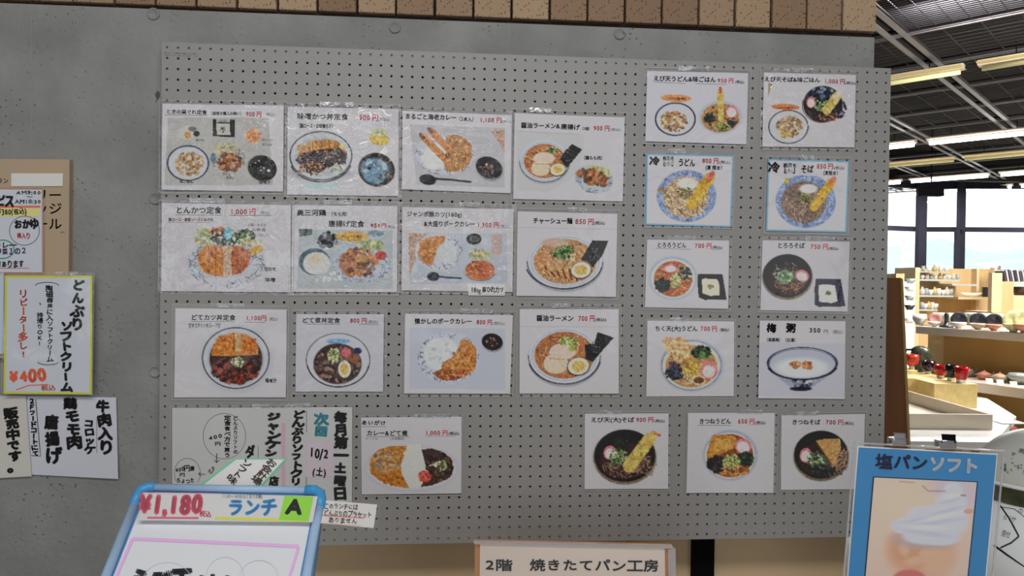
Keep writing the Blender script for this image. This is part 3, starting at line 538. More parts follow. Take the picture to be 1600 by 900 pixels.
def s16(p):
    p.E(490, 530, 315, 280, (120, 138, 172), 0, .05); p.N(490, 530, 310, 275, 140, 6, [(60, 75, 125), (150, 162, 190), (85, 100, 150), (170, 178, 195)], 60, .72); p.E(470, 540, 235, 215, (120, 98, 84), 0, .1); p.N(470, 540, 232, 212, 230, 7, SOBA + [(165, 140, 118)], 130)
    p.E(520, 400, 95, 50, (185, 180, 175), 0, .4); p.B(490, 505, 80, 55, 120, (4, 10), [(110, 125, 45), (60, 70, 30), (150, 150, 80)]); p.E(292, 320, 26, 34, (175, 165, 70)); p.tempura(580, 590, 760, 330, 92, (195, 110, 80), (205, 155, 45))
def s17(p):
    p.E(370, 500, 270, 245, (140, 152, 168), 0, .12); p.E(370, 505, 248, 222, (170, 168, 165), 0, .06); p.E(370, 510, 212, 200, (165, 95, 52), 0, .05, 6); p.N(380, 520, 205, 190, 80, 9, [(190, 115, 70), (150, 80, 45), (205, 150, 110)], 130); kama(p, 340, 390, 78, 52, 0)
    p.B(250, 575, 85, 72, 80, (10, 26), WAK); p.B(500, 440, 75, 70, 80, (8, 20), WAK + [(50, 80, 50), (150, 150, 140)]); p.B(395, 530, 60, 80, 110, (6, 14), [(170, 175, 115), (120, 135, 70), (190, 190, 150)])
    p.P([(650, 455), (925, 455), (970, 745), (720, 745), (655, 715), (643, 560)], (42, 32, 38), 5); p.P([(692, 515), (730, 505), (860, 510), (885, 550), (892, 695), (780, 700), (700, 670)], (182, 176, 158)); p.B(790, 600, 34, 26, 20, (6, 14), [(130, 125, 80), (95, 92, 50)])
def s18(p):
    blackbowl(p, 360, 475, 272, 242); p.N(400, 540, 190, 150, 80, 7, SOBA + [(150, 110, 70)], 120); p.B(340, 380, 150, 60, 40, (5, 12), [(60, 60, 60), (30, 30, 32), (120, 120, 110)]); p.B(250, 450, 50, 60, 40, (4, 10), [(165, 165, 155), (60, 45, 45)]); p.B(345, 490, 95, 75, 80, (10, 22), [(120, 150, 115), (90, 120, 85), (150, 170, 140), (70, 95, 65)]); kama(p, 525, 475, 80, 66)
    p.P([(680, 505), (960, 510), (1015, 820), (720, 825), (670, 800), (665, 620)], (58, 56, 76), 8); p.P([(712, 580), (760, 572), (895, 580), (925, 760), (860, 782), (715, 765)], (176, 178, 174)); p.B(815, 670, 30, 26, 16, (6, 14), [(120, 135, 85), (90, 105, 60)])
def s19(p):
    p.E(520, 520, 315, 260, (140, 148, 165), 0, .15); p.E(515, 520, 290, 240, (172, 168, 158), 0, .06); p.R(515, 520, 300, 248, 5, (100, 115, 140)); p.E(515, 530, 258, 210, (170, 130, 85), 0, .05, 6); p.N(520, 600, 230, 130, 60, 13, UDON, 120)
    p.B(300, 300, 70, 50, 30, (18, 36), [(185, 165, 140), (190, 150, 110)]); p.L([(270, 270), (400, 470)], 70, (188, 148, 105)); p.L([(390, 280), (480, 410)], 90, (195, 145, 95)); p.B(390, 360, 120, 110, 110, (10, 22), [(200, 155, 105), (170, 115, 72), (210, 175, 135)])
    p.B(610, 390, 95, 58, 130, (9, 22), [(35, 60, 38), (60, 95, 50), (25, 35, 28), (100, 130, 80)]); p.E(690, 570, 92, 88, (205, 120, 130), 30, .06); p.E(690, 580, 62, 62, (195, 178, 176), 30, .1); p.B(340, 520, 56, 42, 30, (8, 18), [(62, 50, 75), (90, 75, 95)]); p.B(345, 605, 90, 62, 90, (8, 22), [(48, 52, 66), (35, 38, 48), (70, 80, 98)]); p.B(515, 540, 95, 85, 90, (8, 20), [(195, 155, 70), (180, 175, 100), (165, 120, 55)]); p.E(590, 670, 50, 32, (110, 72, 52)); p.R(590, 670, 62, 44, 12, (195, 165, 130))
def s20(p):
    p.P([(72, 290), (938, 300), (925, 840), (62, 830)], (158, 158, 165)); p.P([(210, 600), (830, 590), (600, 740), (560, 775), (420, 775), (380, 740)], (140, 144, 155)); p.B(490, 690, 110, 40, 30, (10, 30), [(60, 65, 85), (110, 116, 130), (165, 170, 178)]); p.E(490, 755, 110, 22, (42, 45, 62), 0, .2)
    p.E(505, 500, 350, 160, (150, 154, 165), 0, .03); p.R(505, 498, 348, 158, 7, (35, 38, 60)); p.R(505, 505, 335, 150, 4, (80, 88, 115)); p.R(505, 503, 350, 160, 12, (28, 30, 48), 0, 15, 165); p.E(500, 545, 270, 100, (172, 174, 176), 0, .4)
    p.B(435, 515, 52, 34, 30, (10, 22), [(180, 130, 95), (165, 115, 80)]); p.B(552, 518, 50, 32, 30, (10, 22), [(185, 125, 85), (160, 105, 70)])
def s21(p):
    blackbowl(p, 490, 495, 305, 262); p.N(480, 610, 220, 110, 90, 8, SOBA, 120); p.N(700, 600, 110, 110, 40, 8, SOBA + [(165, 140, 110)], 90); kama(p, 340, 465, 62, 72, 10); p.B(430, 500, 90, 80, 130, (6, 16), [(70, 105, 60), (110, 140, 85), (165, 170, 130), (45, 65, 40)]); p.B(480, 360, 110, 50, 30, (8, 20), [(26, 24, 40), (60, 60, 70), (40, 60, 40)]); p.tempura(535, 600, 735, 330, 128, (195, 160, 90), (195, 165, 90)); p.L([(745, 320), (790, 278)], 46, (185, 170, 90)); p.L([(790, 275), (840, 290)], 28, (200, 110, 70))
def s22(p):
    p.E(520, 490, 275, 255, (140, 148, 162), 0, .1); p.E(515, 495, 250, 232, (175, 170, 160), 0, .06); p.E(518, 495, 232, 215, (130, 75, 38), 0, .05, 6)
    p.P([(345, 280), (560, 295), (590, 330), (555, 420), (310, 530), (290, 500), (310, 370)], (185, 125, 50), 7); p.P([(370, 320), (520, 330), (540, 400), (350, 480)], (198, 148, 75), 6); kama(p, 650, 400, 82, 78, 20); p.B(385, 585, 85, 78, 90, (10, 26), [(40, 34, 42), (60, 50, 60), (30, 30, 34)]); p.B(665, 530, 90, 62, 100, (10, 24), [(38, 58, 48), (55, 80, 60), (28, 34, 32)]); p.B(535, 560, 90, 80, 160, (6, 15), [(150, 165, 95), (100, 125, 60), (185, 185, 130)]); p.N(560, 650, 150, 60, 40, 12, [(175, 115, 60), (200, 150, 95), (150, 90, 45)], 120)
def s23(p):
    blackbowl(p, 500, 485, 268, 240); p.N(620, 600, 150, 110, 60, 8, SOBA, 120); p.N(700, 520, 80, 130, 50, 9, [(150, 120, 98), (90, 62, 52), (175, 150, 128)], 110); kama(p, 345, 490, 58, 74, 10); p.B(460, 540, 100, 80, 150, (6, 16), [(75, 105, 68), (110, 140, 95), (50, 65, 48), (165, 172, 150)]); p.B(520, 640, 120, 46, 60, (8, 20), WAK)
    p.P([(450, 342), (560, 325), (690, 325), (700, 420), (650, 580), (620, 600), (540, 470)], (188, 145, 88), 6); p.L([(450, 345), (620, 595)], 10, (150, 105, 50))
def s24(p):
    p.E(600, 590, 480, 240, (160, 160, 168), 0, .05); p.E(600, 590, 435, 205, (172, 172, 172)); p.P([(175, 570), (190, 480), (270, 400), (400, 362), (555, 360), (530, 470), (490, 560), (520, 680), (580, 790), (430, 770), (260, 700), (185, 640)], (178, 120, 50), 10); p.B(340, 520, 150, 100, 130, (10, 28), [(185, 150, 110), (165, 135, 115), (175, 125, 70), (150, 120, 90)]); p.B(400, 690, 130, 55, 50, (8, 22), [(185, 122, 45), (165, 100, 35)])
    p.B(600, 560, 80, 200, 60, (14, 32), [(176, 178, 168), (168, 170, 160)]); p.P([(560, 350), (690, 350), (740, 560), (760, 620), (690, 780), (580, 785), (500, 640), (500, 540)], (172, 173, 168), 3)
    p.P([(700, 400), (800, 385), (930, 430), (1010, 510), (1015, 610), (950, 700), (800, 760), (690, 775), (760, 640), (740, 560)], (72, 52, 42), 10); p.B(880, 570, 125, 145, 190, (8, 24), [(80, 58, 46), (55, 38, 32), (110, 85, 68), (45, 30, 28)]); p.B(730, 665, 62, 55, 60, (8, 20), [(200, 75, 65), (180, 55, 50), (210, 110, 95)]); p.B(890, 555, 58, 52, 50, (8, 18), [(190, 185, 150), (150, 155, 110), (80, 75, 50)]); p.L([(780, 560), (900, 520)], 8, (195, 190, 165))
YEN = lambda x0, y0, x1, y1, h, s: ('T', x0, y0 + 3, x1, y1 + 3, h * 1.18, s, RED, dict(bold=.03))
LB = 'menu sheet showing '
c = (240, 150, 5.625); sheet(LB + 'six small set-meal dishes, topmost and leftmost on the pegboard', crop(c, [(80, 68), (1145, 85), (1140, 840), (75, 825)]), s1, [
 ('T', 112, 158, 470, 165, 42, 'ときの窯ぐれ定食', D, BD), ('T', 490, 170, 790, 172, 34, '（窯焼き職人の賄い）', D, BD), YEN(808, 180, 950, 185, 46, '900 円'), ('T', 965, 178, 1090, 180, 32, '（税込）', D), ('L', [(100, 166), (470, 172)], 3, D),
 ('T', 568, 232, 650, 232, 24, '冷奴', D), ('T', 372, 402, 446, 402, 26, '香の物', D), ('T', 952, 398, 1050, 402, 26, '具だくさん', D), ('T', 948, 438, 1045, 444, 26, '玉ねぎ', D), ('T', 605, 700, 680, 704, 30, '鶏もも', D), ('T', 635, 732, 710, 736, 30, '唐揚げ', D), ('T', 232, 768, 352, 770, 34, '味ごはん', D, BD), ('T', 925, 775, 1032, 775, 32, '味噌汁', D, BD)], c)
c = (440, 150, 5.294); sheet(LB + 'sauce-covered pork cutlet bowl and blue soup bowl, top row second from left', crop(c, [(52, 90), (968, 108), (965, 828), (45, 815)]), s2, [
 ('T', 128, 196, 552, 202, 56, '味噌かつ丼定食', D, BD), YEN(638, 202, 800, 208, 50, '900 円'), ('T', 796, 208, 892, 208, 30, '(税込)', D), ('T', 130, 268, 440, 270, 42, '（豚ロース・お味噌付き）', D, BD)], c)
c = (620, 160, 6.); sheet(LB + 'curry with two long fried prawns and a black spoon, top row', crop(c, [(55, 80), (1078, 120), (1065, 852), (48, 815)]), s3, [
 ('T', 75, 158, 560, 172, 56, 'まるごと海老カレー', D, dict(bold=.045)), ('T', 558, 172, 742, 186, 44, '（2本入）', D, BD), YEN(775, 188, 985, 192, 48, '1,100 円'), ('T', 978, 192, 1072, 194, 30, '(税込)', D)], c)
c = (795, 170, 6.); sheet(LB + 'ramen bowl beside a plate of fried chicken, right end of top row', crop(c, [(55, 42), (1085, 82), (1068, 868), (42, 845)]), s4, [
 ('T', 112, 184, 480, 190, 56, '醤油ラーメン&', D, dict(bold=.045)), ('T', 485, 192, 665, 202, 54, '唐揚げ', D, dict(bold=.045)), ('T', 668, 200, 776, 206, 34, '（5個）', D, BD), YEN(790, 206, 945, 210, 50, '900 円'), ('T', 948, 210, 1048, 212, 30, '(税込)', D), ('T', 680, 480, 900, 482, 42, '（鶏もも肉）', D, BD), ('L', [(75, 208), (660, 240)], 2, alb(120, 120, 122))], c)
c = (240, 310, 5.627); sheet(LB + 'sliced golden pork cutlet with salad, second row at the left edge', crop(c, [(78, 40), (1210, 60), (1205, 825), (68, 815)]), s5, [
 ('T', 195, 136, 598, 138, 66, 'とんかつ定食', D, BD), YEN(672, 142, 900, 144, 52, '1,000 円'), ('T', 915, 144, 1050, 146, 36, '（税込）', D), ('L', [(195, 146), (600, 148)], 3, D), ('L', [(668, 150), (1040, 152)], 4, D), ('T', 135, 204, 525, 204, 34, '豚ロース・鉄板ソースとみそ付', D, BD), ('L', [(135, 210), (500, 212)], 3, alb(150, 60, 80)),
 ('T', 830, 248, 990, 252, 32, '小鉢・みそ汁', D), ('T', 860, 290, 990, 294, 32, 'お新香', D), ('T', 905, 334, 1010, 338, 30, 'ごはん付', D), ('T', 975, 640, 1078, 640, 40, '合わせ', D, BD), ('T', 978, 735, 1072, 737, 40, '味噌', D, BD)], c)
c = (445, 310, 5.806); sheet(LB + 'fried chicken pile with white rice bowl and orange oval badge', crop(c, [(68, 60), (1020, 70), (1020, 850), (60, 848)]), s6, [
 ('T', 108, 160, 375, 160, 60, '奥三河鶏', D, dict(bold=.045)), ('T', 400, 162, 592, 164, 44, '（モモ肉）', D, BD), ('T', 395, 260, 722, 264, 62, '唐揚げ定食', D, BD), ('T', 775, 270, 925, 272, 48, '950円', RED, HB), ('T', 925, 272, 1000, 272, 30, '(税込)', D), ('T', 505, 360, 702, 360, 30, 'ボリューム満点', D, BD)], c)
c = (615, 315, 5.806); sheet(LB + 'pale curry beside a breaded cutlet, with a small gram sticker', crop(c, [(80, 50), (1088, 68), (1078, 820), (72, 805)]), s7, [
 ('T', 118, 138, 620, 144, 52, 'ジャンボ豚カツ(180g)', D, BD), ('T', 275, 228, 740, 232, 56, '&大盛りポークカレー', D, BD), YEN(755, 235, 955, 238, 48, '1,300 円'), ('T', 958, 240, 1050, 242, 30, '(税込)', D),
 ('F', [(675, 745), (1008, 748), (1010, 852), (678, 850)], alb(178, 178, 180)), ('T', 702, 832, 1000, 828, 58, '180g 豚ひれカツ', D, HB)], c)
c = (795, 320, 5.806); sheet(LB + 'noodle bowl with bamboo shoots, seaweed and half egg under one title line', crop(c, [(80, 60), (985, 82), (970, 835), (68, 825)]), s8, [
 ('T', 218, 172, 578, 176, 58, 'チャーシュー麺', D, dict(bold=.045)), YEN(600, 178, 772, 182, 54, '850 円'), ('T', 775, 182, 872, 182, 34, '(税込)', D, BD), ('L', [(80, 205), (980, 222)], 3, alb(140, 140, 142))], c)
c = (260, 475, 5.806); sheet(LB + 'cutlet over dark stewed beef in a round bowl, third row leftmost', crop(c, [(82, 38), (1092, 52), (1085, 845), (72, 848)]), s9, [
 ('T', 222, 148, 628, 152, 56, 'どてカツ丼定食', D, BD), YEN(718, 150, 910, 152, 48, '1,100円'), ('T', 915, 154, 1028, 154, 34, '（税込）', D), ('L', [(220, 158), (620, 160)], 3, D), ('L', [(710, 164), (900, 166)], 3, D), ('T', 202, 222, 490, 216, 48, '甘辛スタミナ丼スープ付', D, HW), ('T', 900, 716, 1000, 716, 44, '味噌汁', D, HB)], c)
c = (450, 475, 6.); sheet(LB + 'stewed beef bowl with a standing half egg, third row second from left', crop(c, [(78, 95), (900, 95), (892, 820), (72, 820)]), s10, [
 ('T', 130, 178, 490, 182, 54, 'どて煮丼定食', D, BD), YEN(580, 178, 740, 182, 48, '800 円'), ('T', 745, 182, 845, 182, 32, '(税込)', D), ('L', [(170, 186), (490, 190)], 3, D), ('L', [(660, 190), (850, 192)], 3, D)], c, base=(158, 159, 165))
c = (620, 480, 6.205); sheet(LB + 'white rice and crescent of brown curry with a small black soup cup', crop(c, [(80, 62), (1125, 75), (1098, 838), (70, 835)]), s11, [
 ('T', 172, 164, 730, 166, 58, '懐かしのポークカレー', D, dict(bold=.045)), YEN(770, 168, 925, 172, 50, '800 円'), ('T', 930, 172, 1045, 174, 34, '(税込)', D)], c)
c = (800, 475, 6.); sheet(LB + 'plain soy ramen with two pork slices, seaweed and egg, third row', crop(c, [(72, 48), (998, 48), (998, 838), (70, 838)]), s12, [
 ('T', 228, 162, 578, 164, 60, '醤油ラーメン', D, dict(bold=.045)), YEN(620, 162, 775, 162, 54, '700 円'), ('T', 775, 164, 885, 162, 34, '(税込)', D, BD), ('L', [(75, 210), (995, 214)], 3, alb(140, 140, 142))], c)
c = (1000, 100, 6.667); sheet(LB + 'noodle bowl with an upright prawn and a rice bowl to its left', crop(c, [(75, 72), (1122, 100), (1105, 838), (55, 805)]), s13, [
 ('T', 138, 180, 785, 198, 62, 'えび天うどん&味ごはん', D, dict(bold=.045)), YEN(800, 200, 970, 204, 50, '950 円'), ('T', 985, 206, 1080, 210, 34, '(税込)', D, BD), ('L', [(150, 188), (470, 205)], 3, D), ('L', [(580, 208), (900, 216)], 3, D), ('T', 272, 370, 478, 378, 26, 'ごはん大盛 無料', alb(110, 30, 20), BD)], c, base=(165, 165, 172))
c = (1180, 100, 6.667); sheet(LB + 'dark noodle bowl above a rice bowl, topmost on the far right', crop(c, [(90, 88), (1048, 115), (1030, 870), (75, 860)]), s14, [
 ('T', 92, 186, 675, 196, 56, 'えび天そば&味ごはん', D, dict(bold=.045)), YEN(715, 204, 935, 212, 52, '1,000 円'), ('T', 935, 214, 1045, 216, 32, '(税込)', D, BD), ('T', 215, 466, 425, 466, 24, 'ごはん大盛 無料', alb(110, 30, 20), BD)], c)
BL = ((90, 140, 165), 2.2)
c = (1000, 230, 6.667); sheet('blue-bordered menu sheet with thick white noodles and fried prawn on a blue plate', crop(c, [(68, 68), (975, 85), (948, 832), (55, 808)]), s15, [
 ('T', 95, 190, 205, 190, 95, '冷', D, HBB), ('T', 205, 205, 388, 205, 110, '［　］', D), ('T', 235, 140, 350, 142, 48, '梅昆布', D, HW), ('T', 235, 195, 350, 197, 50, 'おろし', D, HW), ('T', 395, 200, 572, 204, 86, 'うどん', D, HB), YEN(645, 170, 820, 172, 56, '800 円'), ('T', 825, 176, 945, 178, 36, '(税込)', D, HW), ('T', 655, 240, 880, 240, 50, '（夏 限定）', D, HB)], c, border=BL, over=[(.02, .2), (.98, .2), (.98, .97), (.02, .97)], sleeve=3)
c = (1185, 235, 6.667); sheet('blue-bordered menu sheet with thin brown noodles and fried prawn on a blue plate', crop(c, [(100, 90), (945, 110), (915, 855), (75, 838)]), s16, [
 ('T', 100, 235, 215, 235, 100, '冷', D, HBB), ('T', 222, 245, 425, 245, 105, '［　］', D, BD), ('T', 255, 182, 400, 184, 52, '梅昆布', D, HW), ('T', 258, 240, 370, 242, 50, 'おろし', D, HW), ('T', 440, 236, 572, 238, 88, 'そば', D, HB), YEN(605, 195, 780, 196, 58, '850 円'), ('T', 785, 202, 895, 202, 36, '(税込)', D, HW), ('T', 650, 262, 850, 262, 50, '（夏限定）', D, HB)], c, border=BL, over=[(.02, .22), (.98, .22), (.98, .97), (.02, .97)], sleeve=3)
c = (1000, 365, 7.2); sheet(LB + 'orange noodle soup and grated yam in a brown square dish', crop(c, [(80, 68), (1000, 78), (985, 845), (55, 828)]), s17, [
 ('T', 190, 160, 520, 164, 66, 'とろろうどん', D, BD), YEN(612, 166, 805, 170, 60, '700 円'), ('T', 808, 172, 925, 174, 36, '(税込)', D, BD), ('L', [(170, 166), (570, 178)], 3, D), ('L', [(800, 182), (910, 184)], 2, D)], c, base=(164, 162, 166), sleeve=3)
c = (1180, 365, 7.2); sheet(LB + 'black noodle bowl and grated yam in a grey square dish', crop(c, [(82, 75), (1060, 92), (1038, 878), (58, 860)]), s18, [
 ('T', 245, 166, 550, 170, 68, 'とろろそば', D, BD), YEN(612, 178, 815, 182, 62, '750 円'), ('T', 815, 186, 930, 188, 36, '(税込)', D, BD)], c, base=(162, 161, 165), sleeve=3)
c = (1000, 490, 6.43); sheet(LB + 'noodle bowl heaped with fish-cake tempura, greens and pink fish cake', crop(c, [(70, 70), (945, 78), (942, 830), (62, 832)]), s19, [
 ('T', 145, 176, 578, 180, 56, 'ちく天(大)うどん', D, dict(bold=.045)), YEN(605, 178, 775, 180, 54, '700 円'), ('T', 780, 180, 915, 180, 34, '（税込）', D, BD)], c, sleeve=2)
c = (1175, 490, 6.43); sheet(LB + 'wide glass bowl of white porridge with two plums', crop(c, [(78, 70), (940, 75), (928, 858), (60, 848)]), s20, [
 ('T', 150, 190, 240, 190, 88, '梅', D, HBB), ('T', 345, 190, 435, 190, 88, '粥', D, HBB), ('T', 570, 196, 690, 198, 62, '350', D, BD), ('T', 715, 200, 765, 202, 44, '円', D), ('T', 785, 204, 935, 206, 42, '（税込）', D), ('T', 125, 284, 305, 284, 42, '（南高梅）', D, BD), ('T', 310, 286, 460, 288, 42, '（白湯）', D, BD)], c, sleeve=0)
c = (900, 635, 6.43); sheet(LB + 'black noodle bowl crossed by one big fried prawn, bottom row', crop(c, [(88, 72), (930, 70), (925, 828), (85, 830)]), s21, [
 ('T', 145, 162, 585, 162, 56, 'えび天(大)そば', D, BD), YEN(600, 160, 780, 160, 52, '900 円'), ('T', 785, 162, 892, 162, 34, '(税込)', D, BD)], c, sleeve=2)
c = (1060, 635, 6.43); sheet(LB + 'pale noodle bowl with a square of fried tofu, bottom row', crop(c, [(95, 65), (965, 65), (952, 868), (78, 868)]), s22, [
 ('T', 205, 178, 528, 178, 60, 'きつねうどん', D, BD), YEN(595, 176, 765, 178, 54, '650 円'), ('T', 770, 178, 875, 180, 34, '(税込)', D, BD), ('L', [(190, 188), (530, 190)], 3, D), ('L', [(690, 184), (830, 186)], 2, RED)], c, sleeve=2)
c = (1205, 635, 6.43); sheet(LB + 'black noodle bowl with a triangle of fried tofu, lowest right', crop(c, [(102, 88), (940, 75), (925, 832), (95, 838)]), s23, [
 ('T', 205, 184, 492, 186, 56, 'きつねそば', D, BD), YEN(545, 184, 725, 186, 52, '700 円'), ('T', 730, 186, 830, 186, 34, '(税込)', D, BD)], c, sleeve=2)
c = (550, 640, 6.43); sheet(LB + 'oval plate split between brown curry, rice and dark stew', crop(c, [(90, 78), (1102, 68), (1098, 838), (98, 852)]), s24, [
 ('T', 92, 160, 345, 158, 56, 'あいがけ', D, HB), ('L', [(95, 168), (345, 172)], 3, D), ('T', 145, 264, 562, 266, 60, 'カレー&どて煮', D, BD), YEN(735, 256, 965, 256, 50, '1,000 円'), ('T', 968, 256, 1078, 254, 36, '(税込)', D, BD), ('L', [(145, 270), (578, 270)], 3, D), ('L', [(735, 264), (1040, 264)], 3, alb(150, 40, 70)), ('T', 130, 304, 262, 304, 26, 'スープ付', D, HW), ('T', 382, 304, 525, 304, 28, '(白米使用)', D, HW)], c, sleeve=2)
# handwritten notice on the pegboard
c = (260, 625, 5.333); TEAL = alb(45, 105, 115)
sheet('big handwritten vertical notice at the lower left corner of the pegboard', crop(c, [(48, 65), (1550, 58), (1546, 868), (48, 872)]), None, [
 ('V', 1455, 90, 1440, 830, 120, '毎月第一土曜日', D, HBB), ('V', 1285, 110, 1285, 310, 120, '次回', TEAL, HBB), ('F', [(1172, 345), (1392, 345), (1392, 640), (1172, 640)], alb(168, 158, 166)), ('T', 1185, 490, 1350, 500, 110, '10/2', D, HB), ('T', 1215, 640, 1330, 645, 90, '(土)', D, HB),
 ('V', 1100, 85, 1080, 715, 105, 'どんぶりソフトクリ', D, HBB), ('V', 905, 100, 870, 480, 125, 'ジャンケン', D, HBB), ('V', 905, 630, 895, 720, 90, '店', D, HBB), ('V', 700, 370, 705, 490, 95, 'ダ', D, HBB), ('F', [(958, 190), (990, 190), (990, 715), (962, 715)], alb(170, 135, 150)), ('L', [(1168, 90), (1168, 270)], 4, D), ('L', [(1166, 640), (1166, 720)], 4, D), ('L', [(765, 380), (765, 480)], 3, D),
 ('V', 575, 130, 575, 450, 40, 'どんぶりソフトの', D, HB), ('V', 510, 125, 505, 480, 58, '定食食べ方で買う', D, HB), ('T', 355, 345, 475, 315, 50, '400', D, HB), ('T', 400, 382, 460, 382, 42, '円', D, HB), ('R', 485, 300, 178, 190, 3, K1, 60, 420), ('L', [(420, 445), (418, 520)], 7, D), ('L', [(398, 500), (418, 522), (440, 500)], 6, D), ('T', 355, 630, 425, 580, 50, 'ジ', D, HB),
 ('T', 75, 605, 240, 590, 50, '400円勝', D, HB), ('T', 105, 640, 160, 640, 40, '円', D, HB), ('T', 85, 695, 235, 690, 48, 'ちょった', D, HB), ('R', 175, 610, 108, 125, 3, K1, 140, 400), ('L', [(265, 615), (325, 620)], 5, D), ('L', [(285, 600), (265, 615), (290, 632)], 5, D)], c, sleeve=2, base=(158, 160, 158), name='handwritten_notice', group='handwritten notices on the walls')
# ================================================================ notices on the concrete, left
def wfn(y):
    return bfn(y)
yf = .014
q = bfn(yf)(np.array([-260, 108.5, 106, -260.]), np.array([246., 249, 560, 560]), 0)
sb = tag(empty('wooden_signboard', (q[:, 0].mean(), WY, q[:, 2].min())), 'tan wooden signboard with dark brown lettering on the concrete wall at far left', 'signboard')
MB().slab(q, (0, 1, 0), WY - yf).build('board', mat('tan_lacquer', alb(136, 120, 98), .55, noise=(5, .05)), sb, bevel=.001)
c = (0, 230, 3.335); I = Ink(bfn(yf), .0008); BRN = alb(52, 38, 30)
X = lambda v: c[0] + v / c[2]
Y = lambda v: c[1] + v / c[2]
for s_, y0 in (('リー', 282), ('ッジ', 352), ('ール', 432)): I.text(X(180), Y(y0), X(325), Y(y0), 66 / c[2], s_, BRN, bold=.015)
I.text(X(-15), Y(190), X(45), Y(190), 9, 'ラン', BRN, bold=.01); I.text(X(315), Y(448), X(338), Y(448), 2.5, '営業中', BRN); I.build('lettering', sb)
q = bfn(yf - .003)(np.array([X(58), X(328), X(326), X(57)]), np.array([Y(136), Y(136), Y(204), Y(204)]), 0); MB().slab(q, (0, 1, 0), .003).build('blank_plate', mat('blank_plate', alb(168, 168, 164), .35, noise=(4, .03)), sb, bevel=.0006)
G2 = 'handwritten notices on the walls'
R2 = alb(185, 70, 80); ORG = (205, 110, 60)
sheet('small red-bordered breakfast notice with a circled word on the tan signboard', crop(c, [(-300, 215), (222, 218), (226, 655), (-300, 655)]), None, [
 ('F', [(-290, 305), (212, 305), (212, 316), (-290, 316)], alb(175, 85, 75)), ('F', [(-290, 316), (212, 316), (205, 362), (-290, 362)], alb(185, 170, 110)), ('T', -60, 306, 72, 308, 62, 'ービス', D, HBB), ('T', 85, 250, 215, 252, 28, 'AM9:00', D, HB), ('T', 140, 270, 170, 270, 20, '～', D, HB), ('T', 80, 298, 215, 298, 28, 'AM10:30', D, HB), ('T', -10, 356, 140, 352, 38, '¥380(税込)', D, HB),
 ('R', 130, 435, 78, 76, 3, K1), ('T', 78, 432, 205, 418, 52, 'おかゆ', D, HBB), ('T', 92, 478, 162, 476, 32, '梅入り', alb(175, 30, 60), HB), ('R', 15, 532, 62, 48, 6, alb(40, 120, 95)), ('T', -30, 530, 92, 525, 36, 'カレー', D, HB), ('T', -20, 562, 145, 556, 38, '野菜１の２', alb(40, 45, 80), HB), ('T', -20, 628, 130, 626, 40, '筆あります', D, HB),
 ('L', [(-290, 632), (160, 630)], 3, alb(170, 40, 70))], c, sleeve=2, base=(160, 165, 172), name='handwritten_notice', group=G2, y=yf - .002, border=((175, 110, 90), 1.2))
c = (0, 420, 2.647)
RO = alb(200, 80, 50)
sheet('yellow-bordered notice with bold brush words and an orange 400 yen price', crop(c, [(20, 28), (382, 28), (380, 520), (18, 516)]), None, [
 ('V', 325, 40, 322, 255, 56, 'どんぶり', D, HBB), ('V', 275, 215, 275, 510, 54, 'ソフトクリーム', D, HBB), ('V', 205, 68, 208, 385, 28, '陶磁器丼に入ソフトクリーム', D, HB), ('V', 165, 180, 165, 320, 26, '持帰りOK!', D, HB), ('V', 95, 85, 100, 370, 40, 'リピーター多し!', RO, HB),
 ('T', 45, 478, 195, 462, 66, '¥400', RO, HBB), ('L', [(70, 500), (120, 482), (200, 478)], 4, RO), ('T', 172, 508, 232, 502, 26, '税込', RO, HB), ('R', 195, 70, 48, 14, 3, K1, 180, 360), ('R', 200, 385, 42, 12, 3, K1, 0, 180), ('L', [(165, 140), (168, 150)], 4, D)], c, sleeve=2, base=(160, 165, 172), name='handwritten_notice', group=G2, y=yf - .006, border=((165, 165, 60), 3.6))
sheet('white notice with three thick brush columns about fried chicken, lower left wall', crop(c, [(100, 527), (480, 532), (491, 868), (108, 850)]), None, [
 ('V', 425, 540, 440, 765, 62, '牛肉入り', D, HBB), ('V', 368, 620, 372, 765, 46, 'コロッケ', D, HBB), ('V', 290, 530, 308, 742, 62, '鶏モモ肉', D, HBB), ('V', 212, 600, 228, 805, 66, '唐揚げ', D, HBB), ('V', 130, 535, 148, 775, 30, '２Ｆフードコートにて', D, HBB), ('L', [(148, 540), (168, 775), (130, 772)], 3, D), ('L', [(400, 620), (402, 760)], 2, alb(110, 60, 80))], c, sleeve=0, base=(158, 160, 168), name='handwritten_notice', group=G2, y=WY - .004)
sheet('cream notice with one brush column cut by the left edge of the picture', crop(c, [(-120, 524), (108, 526), (131, 858), (-120, 872)]), None, [
 ('V', 42, 575, 68, 840, 58, '販売中です。', D, HBB)], c, sleeve=0, base=(160, 158, 152), name='handwritten_notice', group=G2, y=WY - .006)
sheet('plain pale sheet at the left edge beside the yellow-bordered notice', crop(c, [(-160, -30), (20, -30), (20, 352), (-160, 352)]), None, [], c, sleeve=0, base=(150, 158, 172), name='blank_sheet', group=G2, y=yf - .003)

